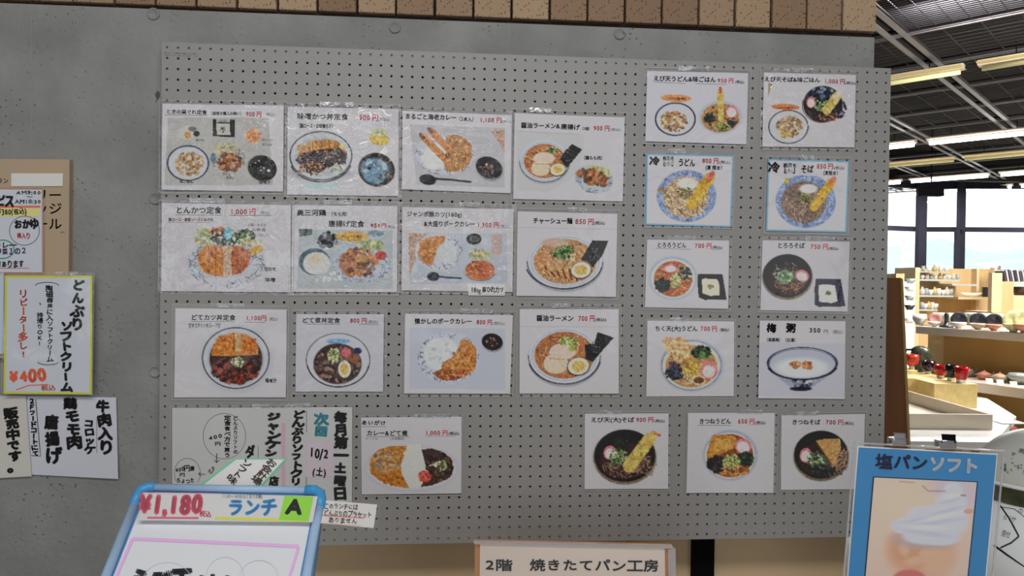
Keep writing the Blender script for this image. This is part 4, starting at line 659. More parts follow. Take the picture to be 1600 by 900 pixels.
# ================================================================ leaning menu board in the foreground
A0, A1, A2 = at(205, 762, 1.15), at(508, 768, 1.15), at(300, 900, 1.03)
NA = np.cross(A1 - A0, A2 - A0); NA /= np.linalg.norm(NA)
if np.dot(NA, CP - A0) < 0: NA = -NA
def pfn(P0, n, off=0):
    P0 = np.array(P0) + np.array(n) * off
    def fn(px, py, lift):
        px = np.asarray(px, float); py = np.asarray(py, float)
        d = np.stack([(px - 800) / F, np.ones_like(px), -(py - 450) / F], -1) @ RM; t = np.dot(P0 - CP, n) / (d @ n); return CP + d * t[..., None] + np.array(n) * lift
    return fn
def pts(fn, P, lift=0): P = np.array(P, float); return fn(P[:, 0], P[:, 1], lift)
fa_ = pfn(A0, NA)
mb = tag(empty('menu_board', onz(240, 900, 0) * 0 + np.array([*pts(fa_, [(270, 1150)])[0][:2], 0])), 'white lunch menu board with light blue frame leaning back, bottom left foreground', 'menu board')
outer = [(216, 772), (219, 763), (228, 758), (496, 763), (505, 766), (508, 775), (500, 822), (489, 900), (454, 1150), (448, 1156), (88, 1152), (81, 1146), (160, 905)]
MB().slab(pts(fa_, outer), -NA, .012).build('backing', mat('frame_blue_back', alb(70, 110, 150), .5, noise=(6, .05)), mb)
MB().slab(pts(fa_, [(229, 771), (493, 776), (484, 822), (469, 900), (436, 1144), (98, 1140), (178, 900)], .001), -NA, .002).build('white_panel', mat('white_board', (.84, .87, .9), .3, noise=(5, .015)), mb)
FB = mat('frame_blue', alb(122, 146, 170), .4, noise=(9, .1)); FC = mat('corner_blue', alb(50, 116, 158), .4, noise=(9, .08))
def rim(P, w, name, m_, r=.006):
    Q = pts(fa_, P, .003); b = MB(); b.tube(Q, r, 10); return b.build(name, m_, mb, True)
rim([(238, 763.5), (490, 768.5)], 0, 'frame_bar', FB); rim([(211, 790), (163, 912), (92, 1142)], 0, 'frame_bar', FB, .0068); rim([(500, 795), (494, 822), (480, 900), (445, 1145)], 0, 'frame_bar', FB, .0068); rim([(98, 1148), (444, 1150)], 0, 'frame_bar', FB)
rim([(210, 792), (216, 776), (222, 767), (234, 763), (244, 763.5)], 0, 'frame_corner', FC, .0078); rim([(478, 768), (492, 768), (501, 773), (502, 782), (500, 797)], 0, 'frame_corner', FC, .0082)
I = Ink(fa_, .002); PK = alb(225, 140, 185)
I.line([(207.6, 843), (467, 855)], 5, PK); I.line([(207.6, 843), (183, 900), (112, 1110)], 4.6, PK); I.line([(467, 856), (453, 902), (425, 1118)], 4.4, PK); I.line([(112, 1110), (425, 1118)], 4.4, PK)
I.text(203, 930, 300, 934, 44, 'えび天', alb(45, 45, 52), bold=.085, jit=.25); I.text(312, 940, 440, 944, 40, '冷おろし', alb(45, 45, 52), bold=.085, jit=.25)
I.ring(352, 902, 29, 30, .6, alb(150, 152, 160), 180, 360); I.ring(405, 905, 30, 28, .6, alb(150, 152, 160), 180, 360); I.ring(262, 915, 40, 35, .6, alb(160, 162, 170), 200, 340)
I.text(150, 1000, 430, 1008, 40, '野菜の天ぷら付き', alb(60, 60, 68), bold=.04, jit=.25); I.build('lettering', mb)
b = MB(); lo = pts(fa_, [(110, 1150), (430, 1150), (230, 800), (480, 800)], -.02)
for P in (lo[0], lo[1]): b.tube([P, (P[0], P[1], .0)], .008)
for P, Q in ((lo[2], lo[0]), (lo[3], lo[1])): b.tube([P, (P[0], P[1] + .12, 0)], .008)
b.build('support_frame', m_black, mb)
# laminated price strip over its top edge
c = (150, 740, 3.556)
st = tag(empty('price_strip', pts(fa_, [(340, 815)], .008)[0]), 'laminated price strip with red 1,180 yen and green letter square across the menu board', 'price strip')
fs_ = pfn(A0, NA, .0115)
MB().slab(pts(fs_, crop(c, [(262, 104), (1232, 126), (1204, 270), (236, 258)])), -NA, .0006).build('paper', mat('strip_paper', (.86, .87, .85), .5, noise=(7, .03)), st)
I = Ink(fs_, .0006); RP = alb(215, 75, 95); BLU = alb(60, 130, 195)
def T2(I, x0, y0, x1, y1, h, s_, col, **k): I.text(c[0] + x0 / c[2], c[1] + y0 / c[2], c[0] + x1 / c[2], c[1] + y1 / c[2], h / c[2], s_, col, **k)
def F2(I, P, col): I.fill(crop(c, P), col)
def L2(I, P, w, col): I.line(crop(c, P), w / c[2], col)
T2(I, 245, 236, 595, 236, 138, '¥1,180', RP, bold=.085, shear=.14, jit=.12); T2(I, 575, 240, 640, 242, 36, '税込', alb(190, 20, 60), bold=.03, jit=.3); L2(I, [(285, 246), (570, 248)], 10, RP); L2(I, [(262, 106), (700, 112)], 3, alb(205, 110, 130))
T2(I, 728, 240, 1008, 240, 104, 'ランチ', BLU, bold=.07, shear=.1, jit=.12); L2(I, [(662, 248), (1015, 258)], 15, alb(215, 190, 70)); F2(I, [(1048, 125), (1208, 130), (1180, 268), (1015, 262)], alb(120, 200, 50)); T2(I, 1058, 236, 1150, 240, 112, 'A', K0, bold=.08, shear=.1); T2(I, 700, 140, 925, 140, 26, '11:30～14:00(なくなり次第)', K1, jit=.3)
L2(I, [(1015, 262), (1180, 268)], 6, alb(215, 200, 80)); I.build('lettering', st)
quad('laminate_film', pts(pfn(A0, NA, .0128), crop(c, [(235, 98), (1250, 118), (1222, 285), (180, 262)])), smat('front_film', .035, 30, .25, .05), st)
# side note
sn = tag(empty('side_note', pts(fa_, [(540, 828)], .003)[0]), 'small laminated white note sticking out right of the lunch menu board', 'note')
fn2 = pfn(A0, NA, .003)
MB().slab(pts(fn2, crop(c, [(1240, 145), (1562, 172), (1542, 302), (1232, 274)])), -NA, .0006).build('paper', mat('note_paper', (.85, .82, .78), .5, noise=(7, .03)), sn)
I = Ink(fn2, .0006); T2(I, 1266, 196, 1455, 204, 34, 'このランチには', K0, bold=.02, jit=.3); T2(I, 1264, 238, 1532, 250, 38, 'どんぶりのプラセット', K0, bold=.02, jit=.3); T2(I, 1290, 274, 1450, 282, 34, 'ありません', K0, bold=.02, jit=.3); L2(I, [(1235, 232), (1490, 248)], 4, alb(205, 80, 60)); L2(I, [(1250, 276), (1470, 290)], 4, alb(225, 150, 120)); I.build('lettering', sn)
quad('laminate_film', pts(pfn(A0, NA, .0042), crop(c, [(1215, 132), (1588, 160), (1560, 322), (1205, 292)])), smat('front_film', .035, 30, .25, .05), sn)
# green-edged card lying behind the board's top edge
G0, G1, G2_ = at(365, 716, 1.25), at(448.4, 716, 1.25), at(408, 761.5, 1.19); NG = np.cross(G1 - G0, G2_ - G0); NG /= np.linalg.norm(NG); NG = NG if np.dot(NG, CP - G0) > 0 else -NG
fg_ = pfn(G0, NG); c = (260, 625, 5.333); card = [(562, 487), (1005, 487), (790, 722), (268, 718)]
gc = tag(empty('green_edged_card', pts(fg_, [(360, 760)])[0]), 'small cream card with a green edge lying behind the top of the lunch menu board', 'card')
MB().slab(pts(fg_, crop(c, card)), -NG, .0012).build('card_green', mat('card_green', alb(95, 160, 125), .5, noise=(7, .05)), gc)
MB().slab(pts(fg_, crop(c, [(582, 499), (978, 499), (780, 712), (310, 708)]), .0006), -NG, .0004).build('card_face', mat('card_face', alb(205, 196, 178), .5, noise=(7, .03)), gc)
I = Ink(fg_, .001)
for s_, a, bq in (('お会計場', (895, 500), (735, 700)), ('ソフト味', (690, 510), (530, 690))): I.vtext(c[0] + a[0] / c[2], c[1] + a[1] / c[2], c[0] + bq[0] / c[2], c[1] + bq[1] / c[2], 17, s_, alb(85, 75, 70), bold=.04, jit=.25)
I.build('lettering', gc)

# ================================================================ bottom centre sign
c = (700, 820, 3.81); DS = 1.45; P0 = at(900, 880, DS); NS = -(RM.T @ np.array([0, 1, 0])); fS = pfn(P0, NS)
sg = tag(empty('upright_sign', (P0[0], P0[1], 0)), 'cream sign with brush lettering in a wooden frame under the pegboard', 'sign')
MB().slab(pts(fS, [(742, 848), (1052, 855), (1056, 1120), (738, 1120)], -.004), -NS, .018).build('wooden_back', mat('orange_wood', alb(150, 100, 55), .5, noise=(14, .2, (1, 1, .1))), sg, bevel=.001)
MB().slab(pts(fS, [(750, 850), (1038.6, 856), (1043, 1112), (747, 1112)]), -NS, .002).build('paper', mat('cream_paper', (.9, .77, .66), .6, noise=(9, .03)), sg)
I = Ink(fS, .001); I.text(757, 891, 801, 892, 19, '2階', K1, bold=.04, jit=.15); I.text(827, 892, 1030, 894, 20, '焼きたてパン工房', K1, bold=.04, jit=.15); I.text(760, 960, 1030, 962, 22, '焼きたてパンあります', K1, bold=.02); I.build('lettering', sg)
quad('clear_cover', pts(fS, [(741, 846), (1052, 853), (1056, 1118), (737, 1118)], .004), smat('cover_film', .03, 5, .1, .05), sg)
MB().slab(pts(fS, [(740, 844.5), (1050, 851.5), (1052, 856), (741, 849)], .0045), -NS, .008).build('cover_rim', smat('rim_film', .1, 10, .15, .35), sg); MB().slab(pts(fS, [(1043, 858), (1055, 856), (1058, 1118), (1047, 1118)], .0045), -NS, .006).build('cover_rim', smat('rim_film', .1, 10, .15, .35), sg)
b = MB(); u = pts(fS, [(790, 1115), (1000, 1115)], -.014)
for P in u: b.bx(P[0] - .012, P[0] + .012, P[1] - .012, P[1] + .012, 0, P[2])
b.bx(u[0][0] - .05, u[1][0] + .05, P0[1] - .1, P0[1] + .12, 0, .02); b.build('stand', m_black, sg)

# ================================================================ blue poster stand
P0 = at(1440, 800, 1.2); fP = pfn(P0, NS); c = (1300, 660, 3.75)
ps = tag(empty('poster_stand', (P0[0], P0[1], 0)), 'clear upright stand holding a blue ice cream poster, right foreground', 'poster stand')
PB = mat('poster_blue', alb(38, 104, 150), .45, noise=(3, .04))
MB().slab(pts(fP, crop(c, [(150, 138), (970, 184), (905, 900), (820, 1790), (5, 1760), (90, 900)])), -NS, .0006).build('poster_border', mat('poster_white', alb(185, 196, 210), .5, noise=(3, .02)), ps)
bl = crop(c, [(156, 146), (964, 190), (898, 900), (815, 1780), (12, 1750), (95, 900)])
MB().slab(pts(fP, bl, .0005), -NS, .0003).build('poster', PB, ps)
def pic(p):
    p.grain = 0; p.E(470, 480, 420, 330, (210, 176, 156), 0, .8); p.E(700, 370, 140, 60, (186, 168, 170), 0, .9); p.E(440, 480, 150, 110, (210, 180, 155), 0, .8); p.E(740, 430, 120, 100, (186, 172, 180), 0, .8)
    p.E(520, 760, 180, 150, (196, 145, 112), 0, .7); p.E(450, 740, 110, 100, (192, 138, 102), 0, .8); p.E(620, 800, 90, 80, (202, 158, 125), 0, .8)
    for x, y, rx, ry in ((560, 760, 50, 20), (480, 810, 60, 24), (600, 850, 60, 20), (420, 740, 30, 40)): p.E(x, y, rx, ry, (204, 160, 128), -10, .9)
    p.E(530, 690, 170, 50, (170, 150, 150), 4, .9)
    for x, y, rx, ry in ((705, 410, 60, 60), (695, 470, 95, 70), (560, 540, 125, 55), (470, 600, 125, 50), (600, 600, 185, 85), (690, 560, 105, 80), (560, 665, 150, 50), (640, 680, 110, 40), (420, 610, 75, 42)): p.E(x, y, rx, ry, (184, 187, 199), 0, .3)
    for x, y, rx, ry, t in ((560, 650, 140, 14, 8), (610, 585, 150, 12, -8), (660, 520, 100, 10, -14), (500, 570, 90, 10, -10), (700, 455, 70, 9, -15)): p.E(x, y, rx, ry, (174, 177, 192), t, .9)
    for x, y, rx, ry, t in ((560, 615, 120, 14, 2), (640, 550, 110, 14, -12), (700, 430, 50, 16, -10)): p.E(x, y, rx, ry, (192, 194, 204), t, .9)
    p.E(450, 930, 105, 70, (190, 98, 92), 0, .2); p.L([(530, 372), (560, 400), (660, 402)], 8, (150, 135, 132)); p.L([(395, 345), (480, 352)], 6, (165, 132, 120)); p.L([(755, 425), (780, 428)], 7, (110, 98, 98)); p.E(800, 520, 30, 14, (192, 148, 125)); p.E(500, 1200, 300, 200, (150, 110, 85), 0, .5)
pr = Print(crop(c, [(246, 322), (845, 350), (790, 900), (195, 900)]), 1.15, (205, 170, 155), 77).frame(*c); pic(pr); pr.con = 1.; pr.build('printed_photo', fP, ps, .0012, k=.6)
pr = Print(crop(c, [(195, 899), (790, 899), (730, 1640), (120, 1620)]), 3, (205, 165, 145), 78).frame(*c); pic(pr); pr.con = 1.; pr.build('printed_photo', fP, ps, .0012, k=.6)
I = Ink(fP, .0016); I.line(crop(c, [(240, 317), (850, 347)]), 1, K0); I.line(crop(c, [(850, 347), (795, 900), (735, 1640)]), 1, K0); I.line(crop(c, [(241, 317), (190, 900), (115, 1620)]), 1.4, K0)
DN = alb(25, 35, 70); WH = alb(205, 215, 228)
I.text(*crop(c, [(248, 272)])[0], *crop(c, [(352, 278)])[0], 25, '塩', DN, bold=.05); I.text(*crop(c, [(354, 274)])[0], *crop(c, [(558, 284)])[0], 25, 'パン', DN, bold=.05); I.text(*crop(c, [(562, 288)])[0], *crop(c, [(855, 305)])[0], 26, 'ソフト', WH, bold=.055); I.build('lettering', ps)
quad('clear_panel', pts(fP, crop(c, [(128, 118), (1002, 166), (935, 900), (850, 1830), (-20, 1800), (65, 900)]), .003), smat('stand_film', .02, 6, .1, .02), ps)
for A_, B_ in (((128, 118), (1002, 166)), ((1002, 166), (935, 900)), ((128, 118), (65, 900))): MB().tube(pts(fP, crop(c, [A_, B_]), .0025), .0016, 6).build('panel_edge', smat('edge_film', .12, 8, .1, .4), ps)
b = MB(); u = pts(fP, [(1430, 1120)])[0]; b.bx(u[0] - .15, u[0] + .15, u[1] + .002, u[1] + .03, u[2] - .05, u[2] + .03); b.bx(u[0] - .02, u[0] + .02, u[1] + .004, u[1] + .03, .02, u[2]); b.bx(u[0] - .14, u[0] + .14, u[1] - .12, u[1] + .16, 0, .02); b.build('stand_base', m_black, ps)
CH = mat('chrome', (.75, .75, .78), .15, 1., noise=(20, .1))
for k, (x0, y0, x1, y1) in enumerate(((1391, 675, 1414, 696), (1465, 678, 1492, 700))):
    P, Q, R_, T_ = pts(fP, [(x0, y0), (x1, y0 + 1), (x1, y1), (x0, y1)], .006); ax = [(Q - P) / np.linalg.norm(Q - P), -NS * -1, np.cross((Q - P) / np.linalg.norm(Q - P), -NS * -1)]
    g = tag(empty('bulldog_clip', (P + R_) / 2), ('left' if k == 0 else 'right') + ' metal clip on the top edge of the blue poster stand', 'clip', 'clips on the poster stand')
    w_, h_ = np.linalg.norm(Q - P), np.linalg.norm(T_ - P); C_ = (P + R_) / 2; M_ = MB(); M_.slab([P * .5 + T_ * .5 + (Q - P) * .0, Q * .5 + R_ * .5, R_, T_], -NS, .003); M_.slab([x - NS * .014 for x in (P * .5 + T_ * .5, Q * .5 + R_ * .5, R_, T_)], -NS, .003); M_.slab([P * .58 + T_ * .42, Q * .58 + R_ * .42, Q * .42 + R_ * .58, P * .42 + T_ * .58], -NS, .017); M_.build('jaw', CH, g, bevel=.0008)
    M_ = MB(); a1 = P + (Q - P) * .12; b1 = P + (Q - P) * .88; M_.tube([P * .45 + T_ * .55 + (Q - P) * .12, a1, b1, P * .45 + T_ * .55 + (Q - P) * .88], .0014, 8); M_.slab([P + (Q - P) * .14, P + (Q - P) * .86, P * .6 + T_ * .4 + (Q - P) * .86, P * .6 + T_ * .4 + (Q - P) * .14], -NS, .0012); M_.build('clip_handle', CH if k == 0 else m_black, g)

# ================================================================ signed lidded pot at the right edge
DPT = 1.62; cl = at(1626, 764, DPT); RL = 94 / F * DPT; cb = at(1628, 872, DPT); RB = 126 / F * DPT
gz = mat('grey_glaze', alb(150, 152, 146), .35, noise=(7, .06)); gw = mat('white_glaze', alb(172, 176, 176), .35, noise=(6, .04)); dk = mat('olive_glaze', alb(58, 62, 44), .2, noise=(30, .5))
pot = tag(empty('lidded_pot', (cb[0], cb[1], cb[2] - RB * .92)), 'large pale round pot with a domed lid covered in ink writing, right edge', 'pot')
b = MB(); zr = cl[2] + .0; zr = at(1600, 747, DPT)[2]; tr = math.asin((zr - cl[2]) / RL)
b.lathe([(RL * math.cos(a), RL * math.sin(a)) for a in np.linspace(tr, math.pi / 2, 14)], cl, 48); b.lathe([(RL * .2, RL * .97), (RL * .12, RL * 1.02), (RL * .16, RL * 1.12), (.0001, RL * 1.16)], cl, 24); b.build('lid', gz, pot, True)
MB().lathe([(RL * 1.0, -.004), (RL * 1.03, -.003), (RL * 1.035, .001), (RL * 1.0, .004)], (cl[0], cl[1], zr), 48).build('lid_rim', mat('rim_white', (.85, .85, .85), .2, noise=(9, .02)), pot, True)
zt = at(1600, 777, DPT)[2]; tb = math.asin((zt - cb[2]) / RB); rt = RB * math.cos(tb)
MB().lathe([(RL * .98, zr - .003), (RL * .93, (zr + zt) / 2 + .006), (rt, zt)], (cl[0], cl[1], 0), 48).build('neck', dk, pot, True)
MB().lathe([(RB * math.cos(a), RB * math.sin(a)) for a in np.linspace(-1.2, tb, 20)] , cb, 56).build('body', gw, pot, True); MB().lathe([(.0001, -RB * .93), (RB * .38, -RB * .94), (RB * .37, -RB * .9)], cb, 40).build('foot', gw, pot, True)
def sfn(cc, R_):
    def fn(px, py, lift):
        px = np.asarray(px, float); py = np.asarray(py, float); d = np.stack([(px - 800) / F, np.ones_like(px), -(py - 450) / F], -1) @ RM; o = CP - cc; a = (d * d).sum(-1); b_ = (d * o).sum(-1); c_ = (o * o).sum() - (R_ + lift * .6) ** 2
        t = (-b_ - np.sqrt(np.maximum(b_ * b_ - a * c_, 0))) / a; return CP + d * t[..., None]
    return fn
I = Ink(sfn(cl, RL), .0015); rr_ = random.Random(5)
for k in range(34):
    x, y = rr_.uniform(1566, 1612), rr_.uniform(700, 738)
    if (x - 1626) ** 2 + (y - 764) ** 2 < 80 ** 2: a = rr_.uniform(0, 6.28); I.line([(x, y), (x + 3 * math.cos(a), y + 2 * math.sin(a)), (x + 4 * math.cos(a + .6), y + 3 * math.sin(a + .6))], rr_.uniform(.5, 1.3), alb(60, 62, 60))
I.line([(1567, 726), (1571, 725), (1570, 736)], 2.2, alb(60, 70, 65)); I.text(1590, 708, 1615, 712, 9, '寿あ', alb(70, 72, 70), jit=.4); I.build('ink_marks', pot)
I = Ink(sfn(cb, RB), .0015); I.line([(1563, 790), (1577, 810), (1592, 838)], 2.4, K0); I.line([(1592, 838), (1580, 848), (1563, 856)], 2.6, K1); I.line([(1553, 852), (1575, 868), (1600, 885), (1620, 897)], 3.4, K0, True); I.line([(1563, 792), (1585, 795), (1606, 812)], 1, K1)
for x, y, h, s_ in ((1566, 812, 10, 'らく'), (1578, 815, 11, 'サ'), (1564, 838, 12, '焼せ'), (1590, 800, 9, 'の')): I.text(x, y, x + 7 * len(s_), y + 3, h, s_, alb(85, 85, 85), jit=.4)
I.build('ink_marks', pot)
zs = cb[2] - RB * .94; tbl = tag(empty('side_table', (cb[0], cb[1] + .02, 0)), 'small dark table carrying the large signed pot, below the right edge', 'table')
MB().bx(cb[0] - .2, cb[0] + .35, cb[1] - .13, cb[1] + .17, zs - .03, zs).build('table_top', m_black, tbl, bevel=.003)
for a in (-.18, .33):
    for d_ in (-.11, .15): MB().bx(cb[0] + a - .015, cb[0] + a + .015, cb[1] + d_ - .015, cb[1] + d_ + .015, 0, zs - .03).build('leg', m_black, tbl)
# ================================================================ shop beyond the wall: ceiling grid at 45 degrees
E1 = RM.T @ np.array([-1.065, 1, 0]); E1[2] = 0; E1 /= np.linalg.norm(E1); E2 = np.array([E1[1], -E1[0], 0]); Z = np.array([0, 0, 1.])
CZ = 3.75
def ab(a, b, z): return E1 * a + E2 * b + Z * z
m_fl = mat('grid_metal', alb(90, 86, 88), .45, .6, noise=(6, .1)); m_mesh = mat('mesh_metal_lit', (.75, .72, .78), .45, 0., noise=(9, .15)); m_mesh2 = mat('mesh_metal_shaded', (.016, .013, .014), .6, .1, noise=(9, .15))  # one mesh metal twice: lamp light and ceiling shade put into the colours
AS = [-.87, .235, 1.34, 2.445, 3.55, 4.655]; BS = [4.4, 5.4, 6.45, 7.6, 8.75, 9.9, 11.0, 12.2, 13.4, 14.6, 15.8, 17.0, 18.2]
for a in AS:
    b = MB()
    for s_ in (-.062, .062): b.bar(ab(a + s_, 4.2, CZ), ab(a + s_, 18.6, CZ), .05, .012)
    b.bar(ab(a, 4.2, CZ + .06), ab(a, 18.6, CZ + .06), .08, .02, mi=1); b.build('ceiling_beam', [m_fl, m_black], ceil)
for bb in BS:
    b = MB()
    for s_ in (-.03, .03): b.bar(ab(-2.2, bb + s_, CZ + .004), ab(5.8, bb + s_, CZ + .004), .014, .01)
    b.bar(ab(-2.2, bb, CZ + .05), ab(5.8, bb, CZ + .05), .04, .02, mi=1); b.build('ceiling_rail', [m_fl, m_black], ceil)
for i in range(len(AS)):
    a0 = AS[i - 1] + .09 if i else -2.1; a1 = AS[i] - .09
    for k in range(len(BS) - 1):
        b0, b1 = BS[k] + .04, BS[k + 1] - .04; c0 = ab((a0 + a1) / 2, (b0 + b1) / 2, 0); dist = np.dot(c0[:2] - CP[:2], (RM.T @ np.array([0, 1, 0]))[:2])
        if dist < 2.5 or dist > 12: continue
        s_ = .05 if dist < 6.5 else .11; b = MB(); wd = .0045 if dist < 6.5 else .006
        for t in np.arange(a0 + s_, a1, s_ * 2.6): b.bar(ab(t, b0, CZ + .02), ab(t, b1, CZ + .02), wd, .008)
        for t in np.arange(b0 + s_ / 2, b1, s_): b.bar(ab(a0, t, CZ + .02), ab(a1, t, CZ + .02), wd, .008)
        for t in (a0, a1): b.bar(ab(t, b0, CZ + .01), ab(t, b1, CZ + .01), .03, .01)
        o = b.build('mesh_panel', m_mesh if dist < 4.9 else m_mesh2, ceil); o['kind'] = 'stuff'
m_tube = mat('lit_tube', (1, 1, 1), .5, emit=(1, .98, .95, 9)); m_off = mat('unlit_tube', alb(200, 180, 135), .5, noise=(3, .03)); m_case = mat('lamp_casing', alb(165, 155, 145), .5, noise=(3, .04)); m_beige = mat('beige_reflector', alb(190, 165, 118), .5, noise=(3, .04))
def lamp(a0, a1, b_, lit, label, z=3.6):
    r = tag(empty('ceiling_lamp', ab((a0 + a1) / 2, b_, z)), label, 'ceiling lamp', 'tube lamps under the shop ceiling')
    b = MB(); b.bar(ab(a0, b_, z + .05), ab(a1, b_, z + .05), .1, .05); b.build('casing', m_case, r)
    b = MB()
    for s_ in (-1, 1):
        p = [ab(a0, b_ + s_ * .03, z + .03), ab(a1, b_ + s_ * .03, z + .03), ab(a1, b_ + s_ * .12, z + .045), ab(a0, b_ + s_ * .12, z + .045)]; b.slab(p, (0, 0, 1), .004)
    b.build('reflector', m_beige if not lit else m_case, r)
    MB().tube([ab(a0 + .03, b_, z), ab(a1 - .03, b_, z)], .03 if lit else .022, 10).build('tube', m_tube if lit else m_off, r, True)
    for t in (a0 + .3, a1 - .3): MB().tube([ab(t, b_, z + .07), ab(t, b_, CZ + .05)], .005, 6).build('hanger', m_black, r)
    if lit:
        l = bpy.data.lights.new('tube_light', 'AREA'); l.shape = 'RECTANGLE'; l.size = a1 - a0 - .1; l.size_y = .06; l.energy = 130; l.color = (1, .96, .9)
        o = bpy.data.objects.new('tube_light', l); COL.objects.link(o); c_ = ab((a0 + a1) / 2, b_, z - .04); o.matrix_world = Matrix(((E1[0], E2[0], 0, c_[0]), (E1[1], E2[1], 0, c_[1]), (0, 0, 1, c_[2]), (0, 0, 0, 1)))
lamp(-.07, 1.3, 7.47, False, 'unlit beige tube lamp nearest the concrete wall, beside the pegboard top'); lamp(-1.6, -.19, 7.47, False, 'unlit beige tube lamp at the upper right edge')
lamp(1.34, 2.74, 11.3, True, 'short-looking lit tube lamp touching the pegboard edge, upper row'); lamp(-.2, 1.19, 11.3, True, 'longest lit tube lamp, reaching the right edge'); lamp(-1.7, -.3, 11.3, True, 'lit tube lamp just outside the right edge in the upper row')
lamp(1.25, 2.65, 13.25, False, 'unlit tube lamp in the middle row beside the pegboard'); lamp(-.25, 1.15, 13.25, False, 'unlit tube lamp in the middle row at right')
lamp(2.72, 4.1, 15.6, True, 'lit tube lamp glimpsed beside the pegboard, lower row'); lamp(1.2, 2.57, 15.6, True, 'lit tube lamp in the centre of the lower row'); lamp(-.3, 1.05, 15.6, True, 'lit tube lamp at the right end of the lower row')
lamp(2.83, 4.2, 17.9, True, 'farthest lit tube lamp beside the pegboard'); lamp(1.2, 2.54, 17.9, True, 'farthest lit tube lamp right of the dark column', 3.62); lamp(-.3, 1.08, 17.9, True, 'farthest lit tube lamp at the right edge', 3.62)
b = tag(empty('recessed_lamp', ab(-.9, 6.0, CZ + .2)), 'lit lamp shining through the ceiling mesh at the top right corner', 'ceiling lamp')
MB().tube([ab(-1.9, 5.75, CZ + .22), ab(.0, 5.75, CZ + .22)], .03, 8).build('tube', m_tube, b, True); MB().bar(ab(-2.0, 5.78, CZ + .34), ab(-.2, 5.78, CZ + .34), .62, .02).build('casing', mat('white_reflector', (.85, .84, .88), .4, noise=(3, .02)), b)  # wide white reflector added above the tube for a glow through the mesh
l = bpy.data.lights.new('mesh_light', 'AREA'); l.shape = 'RECTANGLE'; l.size = 1.9; l.size_y = .1; l.energy = 120; l.color = (.93, .92, 1)
o = bpy.data.objects.new('mesh_light', l); COL.objects.link(o); c_ = ab(-.95, 5.75, CZ + .17); o.matrix_world = Matrix(((E1[0], E2[0], 0, c_[0]), (E1[1], E2[1], 0, c_[1]), (0, 0, 1, c_[2]), (0, 0, 0, 1)))
b = tag(empty('hanging_sign_box', at(1457, 300, 13.)), 'dark box hanging under the ceiling beside the dark window column', 'hanging box'); c_ = at(1455, 300, 13.); MB().box(c_, (.19, .08, .075)).build('box', m_black, b, bevel=.01); MB().tube([c_ + (0, 0, .12), (c_[0], c_[1], 4.3)], .012).build('hanger', m_black, b)

# ================================================================ window wall and what lies outside
m_frame = mat('window_frame', (.01, .01, .018), .75, spec=.12, noise=(5, .2)); m_glass = smat('window_glass', .02, 2, .03, .02)
Wp = [(1300, 15.2), (1438, 15.9), (1498, 15.8), (1690, 15.6)]
def wseg(p, q, n, name):
    P, Q = atz(p[0], p[1], 0), atz(q[0], q[1], 0); d = (Q - P) / np.linalg.norm(Q - P); r = structure(empty(name, (P + Q) / 2)); zt = 3.6; zm = 2.72
    b = MB(); b.bar(P + Z * (zt + .07), Q + Z * (zt + .07), .12, .16); b.bar(P + Z * zm, Q + Z * zm, .1, .1); b.bar(P + Z * .35, Q + Z * .35, .12, .7); 
    b.bar(P + d * .04 + Z * .3, P + d * .04 + Z * zt, .08, .12, (0, 1, 0)); b.build('window_frame', m_frame, r)
    for z0, z1 in ((.7, zm - .05), (zm + .05, zt)): MB().bar(P + Z * (z0 + z1) / 2, Q + Z * (z0 + z1) / 2, .008, z1 - z0).build('window_pane', m_glass, r)
wseg(Wp[0], Wp[1], 1, 'window_1'); wseg(Wp[1], Wp[2], 1, 'window_2'); wseg(Wp[2], Wp[3], 1, 'window_3')
P = atz(1437, 15.7, 0); structure(MB().bx(P[0] - .085, P[0] + .085, P[1] - .06, P[1] + .06, 0, CZ + .3).build('trim_4', m_frame))
P = atz(1498, 15.6, 0); structure(MB().bx(P[0] - .055, P[0] + .065, P[1] - .06, P[1] + .04, 2.7, 3.7).build('trim_5', m_frame)); structure(MB().bx(P[0] - .1, P[0] - .03, P[1] - .06, P[1] + .04, 0, 2.7).build('trim_6', m_frame))
PL, PR = atz(1300, 15.2, 0), atz(1690, 15.6, 0)
structure(MB().bar((-5, PL[1], 2.2), (PL[0], PL[1], 2.2), .2, 4.4).build('wall_far', m_white)); structure(MB().bar((PR[0], PR[1], 2.2), (15, PR[1] - .2, 2.2), .2, 4.4).build('wall_far_right', m_white))
structure(MB().bar(atz(1300, 15.25, 4.05), PR * (1, 1, 0) + Z * 4.05, .2, .7).build('wall_far_header', m_dark))
area('window_portal', (PL + PR) / 2 * (1, 1, 0) + np.array([0, .4, 2.15]), (PL + PR) / 2 * (1, 1, 0) + np.array([0, -4, 2.15]), float(np.linalg.norm(PR - PL)), 3.0, 1, (1, 1, 1), True)
